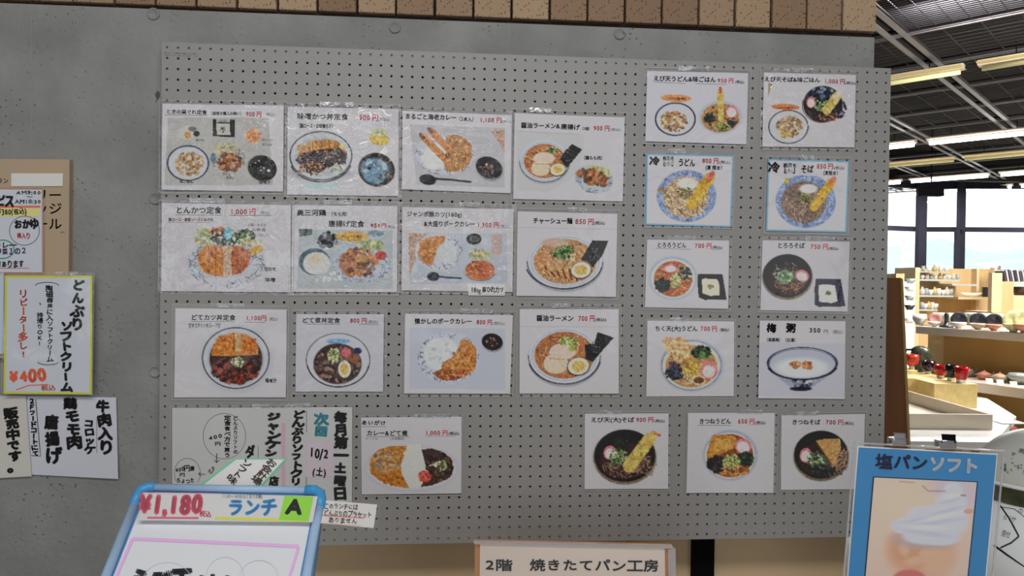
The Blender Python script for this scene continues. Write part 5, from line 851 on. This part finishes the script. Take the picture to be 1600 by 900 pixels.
# hills and far trees, the haze put into their pale colours
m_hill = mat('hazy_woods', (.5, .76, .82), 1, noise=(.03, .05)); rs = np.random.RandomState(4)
def hills(name, dist, hh, label, sd, px0=1250, px1=1900):
    b = MB(); n = 60; pr_ = []; r_ = np.random.RandomState(sd)
    for i in range(n + 1):
        px = px0 + (px1 - px0) * i / n; P = atz(px, dist, 0); y = hh[0] + hh[1] * math.sin(i * .35 + sd) + hh[2] * math.sin(i * .9 + sd * 2) + r_.uniform(-.12, .12) * hh[1]; pr_.append((P, CP[2] + y * dist / F))
    vs = []
    for P, z in pr_: vs += [(P[0], P[1], -60), (P[0], P[1], z), (P[0] * 1.1, P[1] * 1.25, z * .9), (P[0] * 1.1, P[1] * 1.25, -60)]
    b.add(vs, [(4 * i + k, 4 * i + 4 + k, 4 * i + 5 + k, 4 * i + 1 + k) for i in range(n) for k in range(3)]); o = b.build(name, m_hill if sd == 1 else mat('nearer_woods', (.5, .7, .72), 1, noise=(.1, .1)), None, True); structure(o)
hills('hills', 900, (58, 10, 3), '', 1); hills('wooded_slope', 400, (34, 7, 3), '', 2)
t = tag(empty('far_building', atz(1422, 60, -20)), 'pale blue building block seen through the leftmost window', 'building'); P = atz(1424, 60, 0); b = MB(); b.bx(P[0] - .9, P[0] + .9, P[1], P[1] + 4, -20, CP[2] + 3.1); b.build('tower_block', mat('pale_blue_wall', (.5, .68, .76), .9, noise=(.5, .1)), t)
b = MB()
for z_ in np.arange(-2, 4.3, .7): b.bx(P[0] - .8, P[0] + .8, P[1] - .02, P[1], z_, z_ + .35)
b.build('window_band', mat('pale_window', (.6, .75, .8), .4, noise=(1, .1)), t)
structure(MB().bx(-400, 900, 20, 900, -62, -60).build('valley_floor', mat('valley', (.3, .38, .35), 1, noise=(.02, .2))))

# ================================================================ shop furniture
m_pine = mat('pine', (.66, .47, .23), .45, noise=(9, .1, (1, 1, .12))); m_pine2 = mat('pine_pale', (.78, .62, .38), .45, noise=(9, .08, (.2, 1, 1))); m_top = mat('counter_top', (.6, .53, .45), .35, noise=(6, .06)); m_brown = mat('brown_front', (.4, .23, .065), .4, noise=(5, .12, (1, 1, .2)))
cer = [mat('ceramic_%d' % i, c_, .25, noise=(40, .2)) for i, c_ in enumerate([(.75, .72, .66), (.03, .03, .035), (.55, .42, .3), (.5, .24, .2), (.62, .6, .3), (.35, .42, .4), (.7, .3, .2)])]
# tall wooden panel beside the pegboard
pw = tag(empty('standing_board', atz(1400, 2.75, 0)), 'tall brown wooden panel standing just behind the right edge of the pegboard', 'panel')
T0, T1, B0, B1 = at(1340, 433, 2.75), at(1407, 434, 2.75), at(1340, 900, 2.75), at(1428, 900, 2.75); sc = CP[2] + 0; 
def ext(T, B_): k = T[2] / (T[2] - B_[2]); return T + (B_ - T) * k
MB().slab([T0, T1, ext(T1, B1), (T0[0], ext(T1, B1)[1], 0)], (0, 1, 0), .035).build('board', mat('brown_wood', (.15, .055, .012), .65, noise=(7, .35, (2, 1, .25))), pw, bevel=.003)
T2_, B2 = at(1411, 436, 2.76), at(1432, 900, 2.76); MB().slab([T1 + (.001, .002, 0), T2_, ext(T2_, B2), ext(T1, B1) + (.001, .002, 0)], (0, 1, 0), .03).build('edge_strip', mat('light_edge', (.42, .27, .09), .4, noise=(9, .3, (1, 1, .1))), pw)
# white display table
TZ = .75; tp = [atz(1300, 3.75, 0), atz(1560, 3.75, 0), atz(1592, 4.5, 0), atz(1546, 5.2, 0), atz(1474, 5.72, 0), atz(1330, 5.74, 0)]
dt = tag(empty('display_table', tp[0] * .5 + tp[3] * .5), 'bright white display table carrying the gold boxes and the pale tray', 'table'); MB().prism([p[:2] for p in tp], TZ - .04, TZ).build('table_top', mat('white_laminate', (.85, .84, .8), .35, noise=(3, .02)), dt, bevel=.002)
for p in (tp[0] + (.1, .1, 0), tp[1] + (-.1, .1, 0), tp[4] + (-.15, -.1, 0), tp[5] + (.1, -.1, 0)): MB().bx(p[0] - .025, p[0] + .025, p[1] - .025, p[1] + .025, 0, TZ - .04).build('leg', m_pine, dt)
# tray
def flat_ax(): x = RM.T @ np.array([1, 0, 0]); x[2] = 0; x /= np.linalg.norm(x); return x, np.array([-x[1], x[0], 0]), Z
AX = flat_ax(); c_ = np.array([*((atz(1340, 4.55, 0) + atz(1484, 4.55, 0)) / 2)[:2], TZ])
x0, x1, y0, y1 = (1326 - 800) / F * 4.6, (1528 - 800) / F * 4.18, 4.07, 4.93
def loc(x, y, z): v = CP[:2] + (AX[0] * x + AX[1] * y)[:2]; return np.array([v[0], v[1], z])
x1 = 2.655; tr_ = tag(empty('wooden_tray', loc((x0 + x1) / 2, 4.6, TZ)), 'empty pale wooden tray with straight sides on the white display table', 'tray')
mt = mat('tray_wood', (.7, .62, .5), .5, noise=(12, .05, (.2, 1, 1))); H_ = .085
MB().box(loc((x0 + x1) / 2, (y0 + y1) / 2, TZ + .006), ((x1 - x0) / 2, (y1 - y0) / 2, .006), AX).build('tray_base', mt, tr_)
for (cx, cy, hx, hy) in (((x0 + x1) / 2, y0, (x1 - x0) / 2, .008), ((x0 + x1) / 2, y1, (x1 - x0) / 2, .008), (x0, (y0 + y1) / 2, .008, (y1 - y0) / 2), (x1, (y0 + y1) / 2, .008, (y1 - y0) / 2)): MB().box(loc(cx, cy, TZ + H_ / 2), (hx, hy, H_ / 2), AX).build('tray_side', mt, tr_, bevel=.002)
# gold boxes with coloured cups
m_gold = mat('gold_cloth', (.85, .66, .28), .4, noise=(30, .12)); boxes = {}
for nm, (px0, px1, yt, d, dd, lab) in dict(a=(1400, 1437, 601, 5.32, .14, 'smallest gold box at the back left, under the patterned red cup'), b=(1441, 1467, 608, 5.3, .15, 'gold box under the round dark cup'), c=(1395, 1458, 613, 5.0, .22, 'long gold box behind the tray without any cup'), d=(1463, 1531, 621, 4.78, .3, 'largest gold box at the front, under three cups')).items():
    z1 = CP[2] - (yt - 465.4) / F * d * 1.0; x0_, x1_ = (px0 - 800) / F * d, (px1 - 800) / F * d
    g = MB().box(loc((x0_ + x1_) / 2, d + dd / 2, (TZ + z1) / 2), ((x1_ - x0_) / 2, dd / 2, (z1 - TZ) / 2), AX).build('gold_box', m_gold, None, bevel=.004); tag(g, lab, 'box', 'gold boxes on the display table'); boxes[nm] = (d, dd, z1)
def gcup(px, bx_, f, r, h, m_, lab, shape=0):
    d, dd, z1 = boxes[bx_]; d = d + dd * f; p = loc((px - 800) / F * d, d, z1 + .0005); g = tag(empty('glass_cup', p), lab, 'cup', 'coloured cups on the gold boxes')
    pr_ = [(r * .3, 0), (r * .62, .0), (r * .66, h * .22)] if shape == 0 else [(r * .3, 0), (r * .45, 0), (r * .35, h * .1), (r * .4, h * .22)]
    MB().lathe([(.0005, 0)] + pr_, p, 24).build('cup_foot', mat('clear_foot', (.85, .88, .9), .08, noise=(30, .2)), g, True)
    up = [(r * .66, h * .22), (r * .88, h * .55), (r, h), (r * .94, h), (r * .8, h * .5), (r * .5, h * .28), (.0005, h * .26)] if shape == 0 else [(r * .4, h * .22), (r * .85, h * .4), (r, h * .65), (r * .93, h), (r * .88, h), (r * .9, h * .65), (.0005, h * .3)]
    MB().lathe(up, p, 28).build('cup_bowl', m_, g, True)
mr = mat('red_glass', (.42, .012, .015), .08, noise=(12, .15)); mk = mat('dark_glass', (.02, .008, .02), .06, noise=(12, .3)); mbk = mat('blue_black_glass', (.01, .02, .03), .06, noise=(12, .3)); mrp = mat('patterned_red_glass', (.5, .05, .03), .15, noise=(60, .8))
gcup(1427, 'a', .5, .05, .11, mrp, 'patterned red cup at the left end of the row', 1); gcup(1453, 'b', .4, .048, .095, mk, 'round dark purple cup, second from left', 1); gcup(1474, 'd', .85, .047, .092, mr, 'round plain red cup in the middle of the row', 1); gcup(1490, 'd', .45, .042, .105, mbk, 'tall blue-black cup beside the front red cup'); gcup(1505, 'd', .12, .044, .105, mr, 'tapered red cup with a clear foot, nearest front')
# tiered display counter
zA = 1.207; zB = .85; e0, e1_ = np.array([(1432 - 800) / F * 6.0, 6.0]), np.array([(1640 - 800) / F * 5.12, 5.12]); dv = (e1_ - e0) / np.linalg.norm(e1_ - e0); nv_ = np.array([-dv[1], dv[0]]); Le = np.linalg.norm(e1_ - e0)
def cl_(s, t, z): q_ = e0 + dv * s + nv_ * t; return loc(q_[0], q_[1], z)
def cbox(s0, s1, t0, t1, z0, z1): a, b_, c2, d2 = cl_(s0, t0, 0), cl_(s1, t0, 0), cl_(s1, t1, 0), cl_(s0, t1, 0); return MB().prism([a[:2], b_[:2], c2[:2], d2[:2]], z0, z1)
ct = tag(empty('display_counter', cl_(Le / 2, .25, 0)), 'two-tier wooden display counter with grey tops, behind the cups', 'counter')
cbox(0, Le, 0, .55, zA - .06, zA).build('counter_top', m_top, ct, bevel=.004); cbox(.16, Le, .12, .16, .0, zA - .06).build('front_panel', m_brown, ct); cbox(.16, Le, .12, .55, 0, .1).build('plinth', m_brown, ct); cbox(.45, Le, -.28, .12, zB - .07, zB).build('lower_shelf', m_top, ct, bevel=.004)
cbox(.5, Le, -.15, -.12, 0, zB - .07).build('front_panel', m_brown, ct); cbox(0, .16, .16, .5, 0, zA - .06).build('side_panel', m_pine, ct)
cntr = [0]
def vessel(name, cat, p, prof, m_, lab, grp, parts=(), n=22, sq=1.):
    g = tag(empty(name, p), lab, cat, grp); MB().lathe(prof, p, n, sq=sq).build('body', m_, g, True)
    for pn, f, mm_ in parts: b = MB(); f(b, np.array(p)); b.build(pn, mm_, g, True)
    return g
GT = 'pottery on the counter top'
def cs(px, t, z):                                  # counter position under image column px
    lo_, hi = -.2, Le
    for _ in range(40):
        m_ = (lo_ + hi) / 2; q_ = e0 + dv * m_ + nv_ * t
        if 800 + F * q_[0] / q_[1] < px: lo_ = m_
        else: hi = m_
    return cl_(lo_, t, z + .0005)
vessel('tea_bowl', 'bowl', cs(1438, .2, zA), [(.001, 0), (.03, 0), (.03, .008), (.055, .05), (.05, .09), (.045, .085), (.001, .02)], cer[0], 'round cream jar at the left end of the counter top', GT)
def stand_plate(px, r, m_, inner, lab, tilt=.35):
    p = cs(px, .24, zA); g = tag(empty('display_plate', p), lab, 'plate', GT); vv = CP - p; vv[2] = 0; vv /= np.linalg.norm(vv); n_ = vv * math.cos(tilt) + Z * math.sin(tilt); u = np.cross(Z, vv); w_ = np.cross(n_, u)
    c2 = p + Z * (r * math.cos(tilt) + .002) - vv * 0; MB().lathe([(.001, 0), (r * .6, .004), (r, .02), (r * .98, .026), (r * .58, .012), (.001, .01)], c2, 28, ax=(u, w_, n_)).build('plate', m_, g, True)
    b = MB(); b.tube([p - vv * .06 + Z * .003, p + vv * .05 + Z * .003], .004, 6); b.tube([p - vv * .06 + Z * .003, p - vv * .07 + Z * r], .004, 6); b.build('wire_stand', m_black, g)
    p2 = cs(px - 1, .06, zA); g = tag(empty('small_bowl', p2), inner[1], 'bowl', GT); MB().lathe([(.001, 0), (r * .3, 0), (r * .4, .01), (r * .9, r * .5), (r * 1.02, r * .78), (r * .92, r * .8), (.001, .02)], p2, 20, sq=.8).build('bowl', inner[0], g, True)
    b = MB(); b.lathe([(.001, r * .78), (r * .1, r * .74), (r * .2, r * .66), (.001, r * .5)], p2, 10); b.build('pattern_knob', cer[cntr[0] % 7], g, True); cntr[0] += 1
stand_plate(1462, .05, cer[3], (cer[0], 'cream cup in front of the reddish plate'), 'small reddish plate at the left of the counter')
stand_plate(1500, .06, cer[1], (cer[0], 'white fluted bowl before the leftmost black plate'), 'leftmost round black plate on the counter'); stand_plate(1530, .06, cer[1], (cer[2], 'beige bowl before the middle black plate'), 'middle round black plate on the counter'); stand_plate(1555, .06, cer[1], (cer[6], 'orange and cream bowl before the right black plate'), 'rightmost round black plate on the counter')
stand_plate(1586, .075, cer[4], (cer[4], 'yellow bowl with a pink centre near the right edge'), 'yellow plate standing near the right edge'); stand_plate(1604, .08, cer[4], (cer[6], 'orange bowl at the right edge of the counter'), 'yellow plate cut by the right edge')
vessel('black_vase', 'vase', cs(1480, .1, zA), [(.001, 0), (.05, 0), (.052, .012), (.02, .02), (.014, .06), (.018, .1), (.006, .12), (.001, .121)], cer[1], 'slim black candlestick-like vase on a wide foot', GT)
vessel('glass_bowl', 'bowl', cs(1478, .4, zA), [(.001, 0), (.05, 0), (.09, .06), (.1, .1), (.09, .098), (.001, .01)], mat('pale_glass', (.55, .58, .5), .1, noise=(9, .1)), 'wide pale bowl at the back of the counter top', GT)
vessel('glass_bowl', 'bowl', cs(1538, .46, zA), [(.001, 0), (.06, 0), (.13, .07), (.14, .11), (.13, .108), (.001, .01)], mat('pale_glass', (.55, .58, .5), .1, noise=(9, .1)), 'wide greenish glass bowl behind the middle black plate', GT)
vessel('dark_jar', 'jar', loc((1441 - 800) / F * 5.6, 5.6, TZ + .0005), [(.001, 0), (.05, 0), (.068, .16), (.074, .25), (.06, .31), (.03, .33), (.001, .33)], mat('dark_green_glaze', (.06, .065, .04), .25, noise=(25, .7)), 'dark green mottled jar behind the gold boxes', None, [('jar_handle', lambda b, p: b.tube([p + AX[0] * -.066 + Z * .22, p + AX[0] * -.12 + Z * .25, p + AX[0] * -.11 + Z * .3, p + AX[0] * -.055 + Z * .3], .008), m_black)])
GL = 'teapots and bowls on the lower shelf'
def teapot(px, r, m_, lab, t=-.1, lidm=None):
    p = cs(px, t, zB); g = tag(empty('teapot', p), lab, 'teapot', GL); MB().lathe([(.001, 0), (r * .6, 0), (r, r * .55), (r * .9, r * .95), (r * .45, r * 1.15), (.001, r * 1.15)], p, 20).build('body', m_, g, True)
    MB().lathe([(r * .46, r * 1.15), (r * .3, r * 1.25), (r * .08, r * 1.3), (r * .12, r * 1.45), (.001, r * 1.5)], p, 14).build('lid', lidm or m_, g, True); MB().tube([p + AX[0] * r * .8 + Z * r * .5, p + AX[0] * r * 1.3 + Z * r * .8, p + AX[0] * r * 1.5 + Z * r * 1.15], r * .13, 8).build('spout', m_, g, True); MB().tube([p - AX[0] * r * .85 + Z * r * .8, p - AX[0] * r * 1.4 + Z * r * .8, p - AX[0] * r * 1.35 + Z * r * .35, p - AX[0] * r * .85 + Z * r * .4], r * .08, 8).build('handle', m_, g, True)
teapot(1484, .05, cer[3], 'dark reddish teapot partly behind the blue-black cup', -.05); teapot(1512, .055, mat('pinkish_clay', (.5, .36, .28), .4, noise=(40, .3)), 'pinkish speckled teapot right of the front red cup', -.02, cer[3]); teapot(1541, .048, cer[6], 'orange teapot in the middle of the lower shelf', -.06); teapot(1565, .05, cer[2], 'brown and orange teapot right of the middle', -.1, cer[6])
vessel('glass_dish', 'dish', cs(1598, -.04, zB), [(.001, 0), (.04, 0), (.09, .05), (.07, .075), (.001, .08)], mat('pale_green_glass', (.45, .5, .46), .1, noise=(9, .1)), 'pale green covered dish near the right end of the lower shelf', GL)
for k, (px, lab) in enumerate(((1550, 'white price card between the orange and brown teapots'), (1567, 'white price card before the brown teapot'), (1588, 'white price card before the pale green dish'))):
    p = cs(px, -.24, zB); tag(MB().slab([p - AX[0] * .025, p + AX[0] * .025, p + AX[0] * .025 + Z * .035 + AX[1] * .01, p - AX[0] * .025 + Z * .035 + AX[1] * .01], AX[1], .001).build('price_card', mat('white_card', (.85, .85, .83), .5, noise=(5, .02))), lab, 'price card', 'price cards on the lower shelf')
teapot(1528, .03, cer[2], 'tiny beige teapot between the pinkish and orange ones', .05)
# back shelving
def bb(px0, px1, d0, d1, z0, z1): x0_, x1_ = (px0 - 800) / F * d0, (px1 - 800) / F * d0; return MB().box(loc((x0_ + x1_) / 2, (d0 + d1) / 2, (z0 + z1) / 2), ((x1_ - x0_) / 2, (d1 - d0) / 2, (z1 - z0) / 2), AX)
def zpy(py, d): return CP[2] - (py - 465.4) / F * d
D8 = 8.2
bs = tag(empty('back_shelf_unit', loc(4.9, D8, 0)), 'pine shelving unit with glass shelves in front of the windows', 'shelving')
bb(1437, 1552, D8 + .4, D8 + .44, 0, zpy(440, D8)).build('back_panel', m_pine, bs); bb(1430, 1437, D8, D8 + .44, 0, zpy(440, D8)).build('shelf_post', m_pine2, bs); bb(1526, 1530, D8 + .3, D8 + .4, 0, zpy(440, D8)).build('shelf_post', m_pine2, bs)
gs = mat('shelf_glass', (.5, .56, .55), .1, noise=(3, .05)); sh = []
for (a, b_, py, th) in ((1437, 1500, 458, .02), (1437, 1490, 483, .02), (1437, 1466, 505, .02), (1498, 1555, 485, .03), (1488, 1527, 465, .02)):
    z = zpy(py, D8); bb(a, b_, D8, D8 + .38, z - th, z).build('glass_shelf', gs if th < .03 else m_pine2, bs); sh.append((a, b_, z))
bb(1437, 1552, D8, D8 + .44, zpy(523, D8) - .05, zpy(523, D8)).build('base_shelf', m_pine, bs); bb(1437, 1552, D8 + .02, D8 + .4, 0, zpy(523, D8) - .05).build('base_front', m_pine, bs)
cb_ = tag(empty('pine_cabinet', loc(5.6, 7.6, 0)), 'tall pine cabinet block near the right edge in front of the windows', 'cabinet'); bb(1550, 1566, 7.5, 7.56, 0, zpy(447, 7.5)).build('side_panel', m_pine2, cb_); bb(1566, 1584, 7.56, 7.66, 0, zpy(460, 7.5)).build('front_panel', m_pine, cb_); bb(1584, 1625, 7.62, 7.9, 0, zpy(482, 7.5)).build('front_panel', m_pine2, cb_); bb(1552, 1625, 7.45, 7.9, 0, zpy(508, 7.5)).build('base', m_pine, cb_)
bb(1568, 1625, 7.6, 7.85, zpy(466, 7.5), zpy(462, 7.5)).build('top_shelf', m_pine2, cb_)
ORD = ['first', 'second', 'third', 'fourth', 'fifth', 'sixth', 'seventh', 'eighth', 'ninth']; zt_ = zpy(462, 7.5); ry = random.Random(9); bkc = [mat('book_%d' % i, c_, .5, noise=(9, .1)) for i, c_ in enumerate([(.05, .04, .06), (.6, .55, .6), (.08, .08, .12), (.5, .5, .5)])]
for k in range(9):
    px = 1571 + k * 4.2; x_ = (px - 800) / F * 7.62; b = MB(); A_ = (AX[0] * math.cos(.2) - Z * math.sin(.2) * -1 * -1, AX[1], Z * math.cos(.2) + AX[0] * math.sin(-.2)); h_ = .055 + .004 * (k % 3); b.box(loc(x_, 7.7, zt_ + h_ + .012), (.008, .07, h_), (AX[0] * math.cos(.2) + Z * math.sin(.2), AX[1], -AX[0] * math.sin(.2) + Z * math.cos(.2)))
    tag(b.build('book', bkc[k % 4], None, bevel=.001), ORD[k] + ' slim leaning book from the left on the pine cabinet', 'book', 'books on top of the pine cabinet')
wb = mat('white_porcelain', (.78, .76, .72), .25, noise=(50, .15)); pk = mat('pink_porcelain', (.7, .5, .45), .25, noise=(50, .2)); ob = mat('ochre_glaze', (.55, .38, .15), .3, noise=(40, .2))
n_ = 0; rows = [(0, 442, 4, 'top'), (0, 458, 8, 'upper'), (1, 483, 8, 'middle'), (2, 505, 4, 'lower')]
zz = zpy(440, D8)
def small(px, z, k, lab, grp, d=None, s=1.):
    p = loc((px - 800) / F * (d or D8 + .08), d or D8 + .08, z + .0005); g = [[(.001, 0), (.015, 0), (.028, .03), (.03, .055), (.026, .053), (.001, .01)], [(.001, 0), (.02, 0), (.03, .02), (.028, .05), (.01, .07), (.012, .085), (.001, .085)], [(.001, 0), (.02, 0), (.022, .07), (.019, .07), (.001, .01)]][k % 3]
    o = MB().lathe([(a * s, b_ * s) for a, b_ in g], p, 14).build(['small_cup', 'small_bottle', 'small_tumbler'][k % 3], [wb, pk, cer[5], wb, ob, cer[0]][k % 6], None, True); tag(o, lab, ['cup', 'bottle', 'cup'][k % 3], grp)
for (si, n, nm) in ((0, 9, 'upper'), (1, 8, 'middle'), (2, 5, 'lower')):
    a, b_, z = sh[si]
    for k in range(n): small(a + 4 + (b_ - a - 8) * k / (n - 1), z, (k * 7 + si) % 6, 'tiny %s, %s vessel from the left on the %s glass shelf' % (['porcelain cup', 'ceramic bottle', 'tumbler'][((k * 7 + si) % 6) % 3], ORD[k], nm), 'small pottery on the %s glass shelf' % nm, s=.82 if si == 0 else 1.1)
for k in range(5): small(1442 + k * 9, zpy(446, D8), k + 2, ORD[k] + ' tiny vessel from the pine post in the topmost row', 'small pottery on the topmost shelf', s=.9)
bb(1437, 1484, D8, D8 + .38, zpy(446, D8) - .012, zpy(446, D8)).build('glass_shelf', gs, bs)
a, b_, z = sh[3]; p = loc((1517 - 800) / F * (D8 + .1), D8 + .1, z + .0006); g = tag(empty('boat_dish', p), 'long white boat-shaped dish on the right wooden shelf', 'dish'); MB().lathe([(.001, 0), (.06, 0), (.14, .045), (.135, .045), (.001, .012)], p, 24, sq=.35).build('dish', wb, g, True)
p = loc((1544 - 800) / F * (D8 + .15), D8 + .15, z + .0006); g = tag(empty('utensil_jar', p), 'dark striped jar holding two wooden paddles', 'jar'); MB().lathe([(.001, 0), (.06, 0), (.062, .11), (.055, .11), (.001, .01)], p, 20).build('jar', cer[1], g, True)
g2 = tag(empty('wooden_paddle', p + Z * .02), 'wide light brown paddle standing in the striped jar', 'paddle'); MB().bar(p + Z * .02 - AX[0] * .02, p + Z * .33 + AX[0] * .05, .05, .012, (0, 1, 0)).build('blade', mat('paddle_wood', (.5, .3, .16), .5, noise=(9, .2)), g2, bevel=.004)
g3 = tag(empty('wooden_paddle', p + Z * .02), 'narrow dark paddle leaning right in the striped jar', 'paddle'); MB().bar(p + Z * .02 + AX[0] * .02, p + Z * .35 + AX[0] * .13, .03, .012, (0, 1, 0)).build('blade', mat('paddle_dark', (.35, .2, .12), .5, noise=(9, .2)), g3, bevel=.004)
p = loc((1601 - 800) / F * 7.7, 7.7, zpy(482, 7.5)); vessel('dark_basket', 'basket', p, [(.001, 0), (.09, 0), (.11, .09), (.1, .09), (.001, .01)], mat('dark_brown_weave', (.06, .03, .02), .6, noise=(60, .5)), 'dark brown basket below the books at the right edge', None)
# things left of the back unit
lp = tag(empty('pine_post', loc((1415 - 800) / F * 6.6, 6.6, 0)), 'pine upright between the brown panel and the white goods rack', 'post'); bb(1400, 1411, 6.6, 6.68, 0, zpy(450, 6.6)).build('upright', m_pine, lp); bb(1411, 1413, 6.6, 6.9, 0, zpy(450, 6.6)).build('edge', m_pine2, lp)
rk = tag(empty('goods_rack', loc((1421 - 800) / F * 7, 7, 0)), 'narrow white rack with stacked goods left of the pine shelving', 'rack')
for py in (465, 478, 492, 507, 528): bb(1411, 1430, 7, 7.3, zpy(py, 7) - .015, zpy(py, 7)).build('rack_shelf', mat('rack_white', (.8, .8, .78), .4, noise=(3, .02)), rk)
bb(1411, 1430, 7.3, 7.32, 0, zpy(462, 7)).build('rack_back', mat('rack_white', (.8, .8, .78), .4, noise=(3, .02)), rk)
for k, (py, m_, lab) in enumerate(((465, cer[5], 'grey bowl on top of the white rack'), (478, wb, 'white bowl on the second rack shelf'), (492, cer[5], 'grey green bowl on the third rack shelf'), (507, cer[1], 'black bowl on the fourth rack shelf'), (528, wb, 'white bowl on the lowest rack shelf'))):
    p = loc((1422 - 800) / F * 7.12, 7.12, zpy(py, 7) + .0005); tag(MB().lathe([(.001, 0), (.025, 0), (.05, .045), (.046, .045), (.001, .008)], p, 16).build('rack_bowl', m_, None, True), lab, 'bowl', 'bowls on the white rack')
# dark low bench with red cloth right of the table
rb = tag(empty('low_bench', loc(3.6, 5.0, 0)), 'dark low bench with a red cloth right of the display table', 'bench'); q0, q1, q2, q3 = atz(1568, 4.95, 0), atz(1603, 4.4, 0), atz(1720, 4.4, 0), atz(1650, 4.75, 0)
MB().prism([q[:2] for q in (q0, q1, q2, q3)], .55, .6).build('bench_top', m_black, rb)
for q in (q0, q1, q2, q3): cq = (q0 + q1 + q2 + q3) / 4; q = q * .92 + cq * .08; MB().bx(q[0] - .02, q[0] + .02, q[1] - .02, q[1] + .02, 0, .55).build('leg', m_black, rb)
MB().prism([q[:2] for q in (q0 * .9 + q3 * .1, q0 * .45 + q1 * .45 + q3 * .1, q1 * .5 + q0 * .3 + q3 * .2, q0 * .7 + q3 * .3)], .6, .612).build('red_cloth', mat('red_cloth', (.25, .02, .03), .8, noise=(20, .2)), rb)
p = onz(1584, 672, .76); tag(MB().box(onz(1578, 660, TZ + .004), (.07, .045, .003), AX).build('price_board', mat('white_card', (.85, .85, .83), .5, noise=(5, .02))), 'white card lying at the right corner of the display table', 'card')
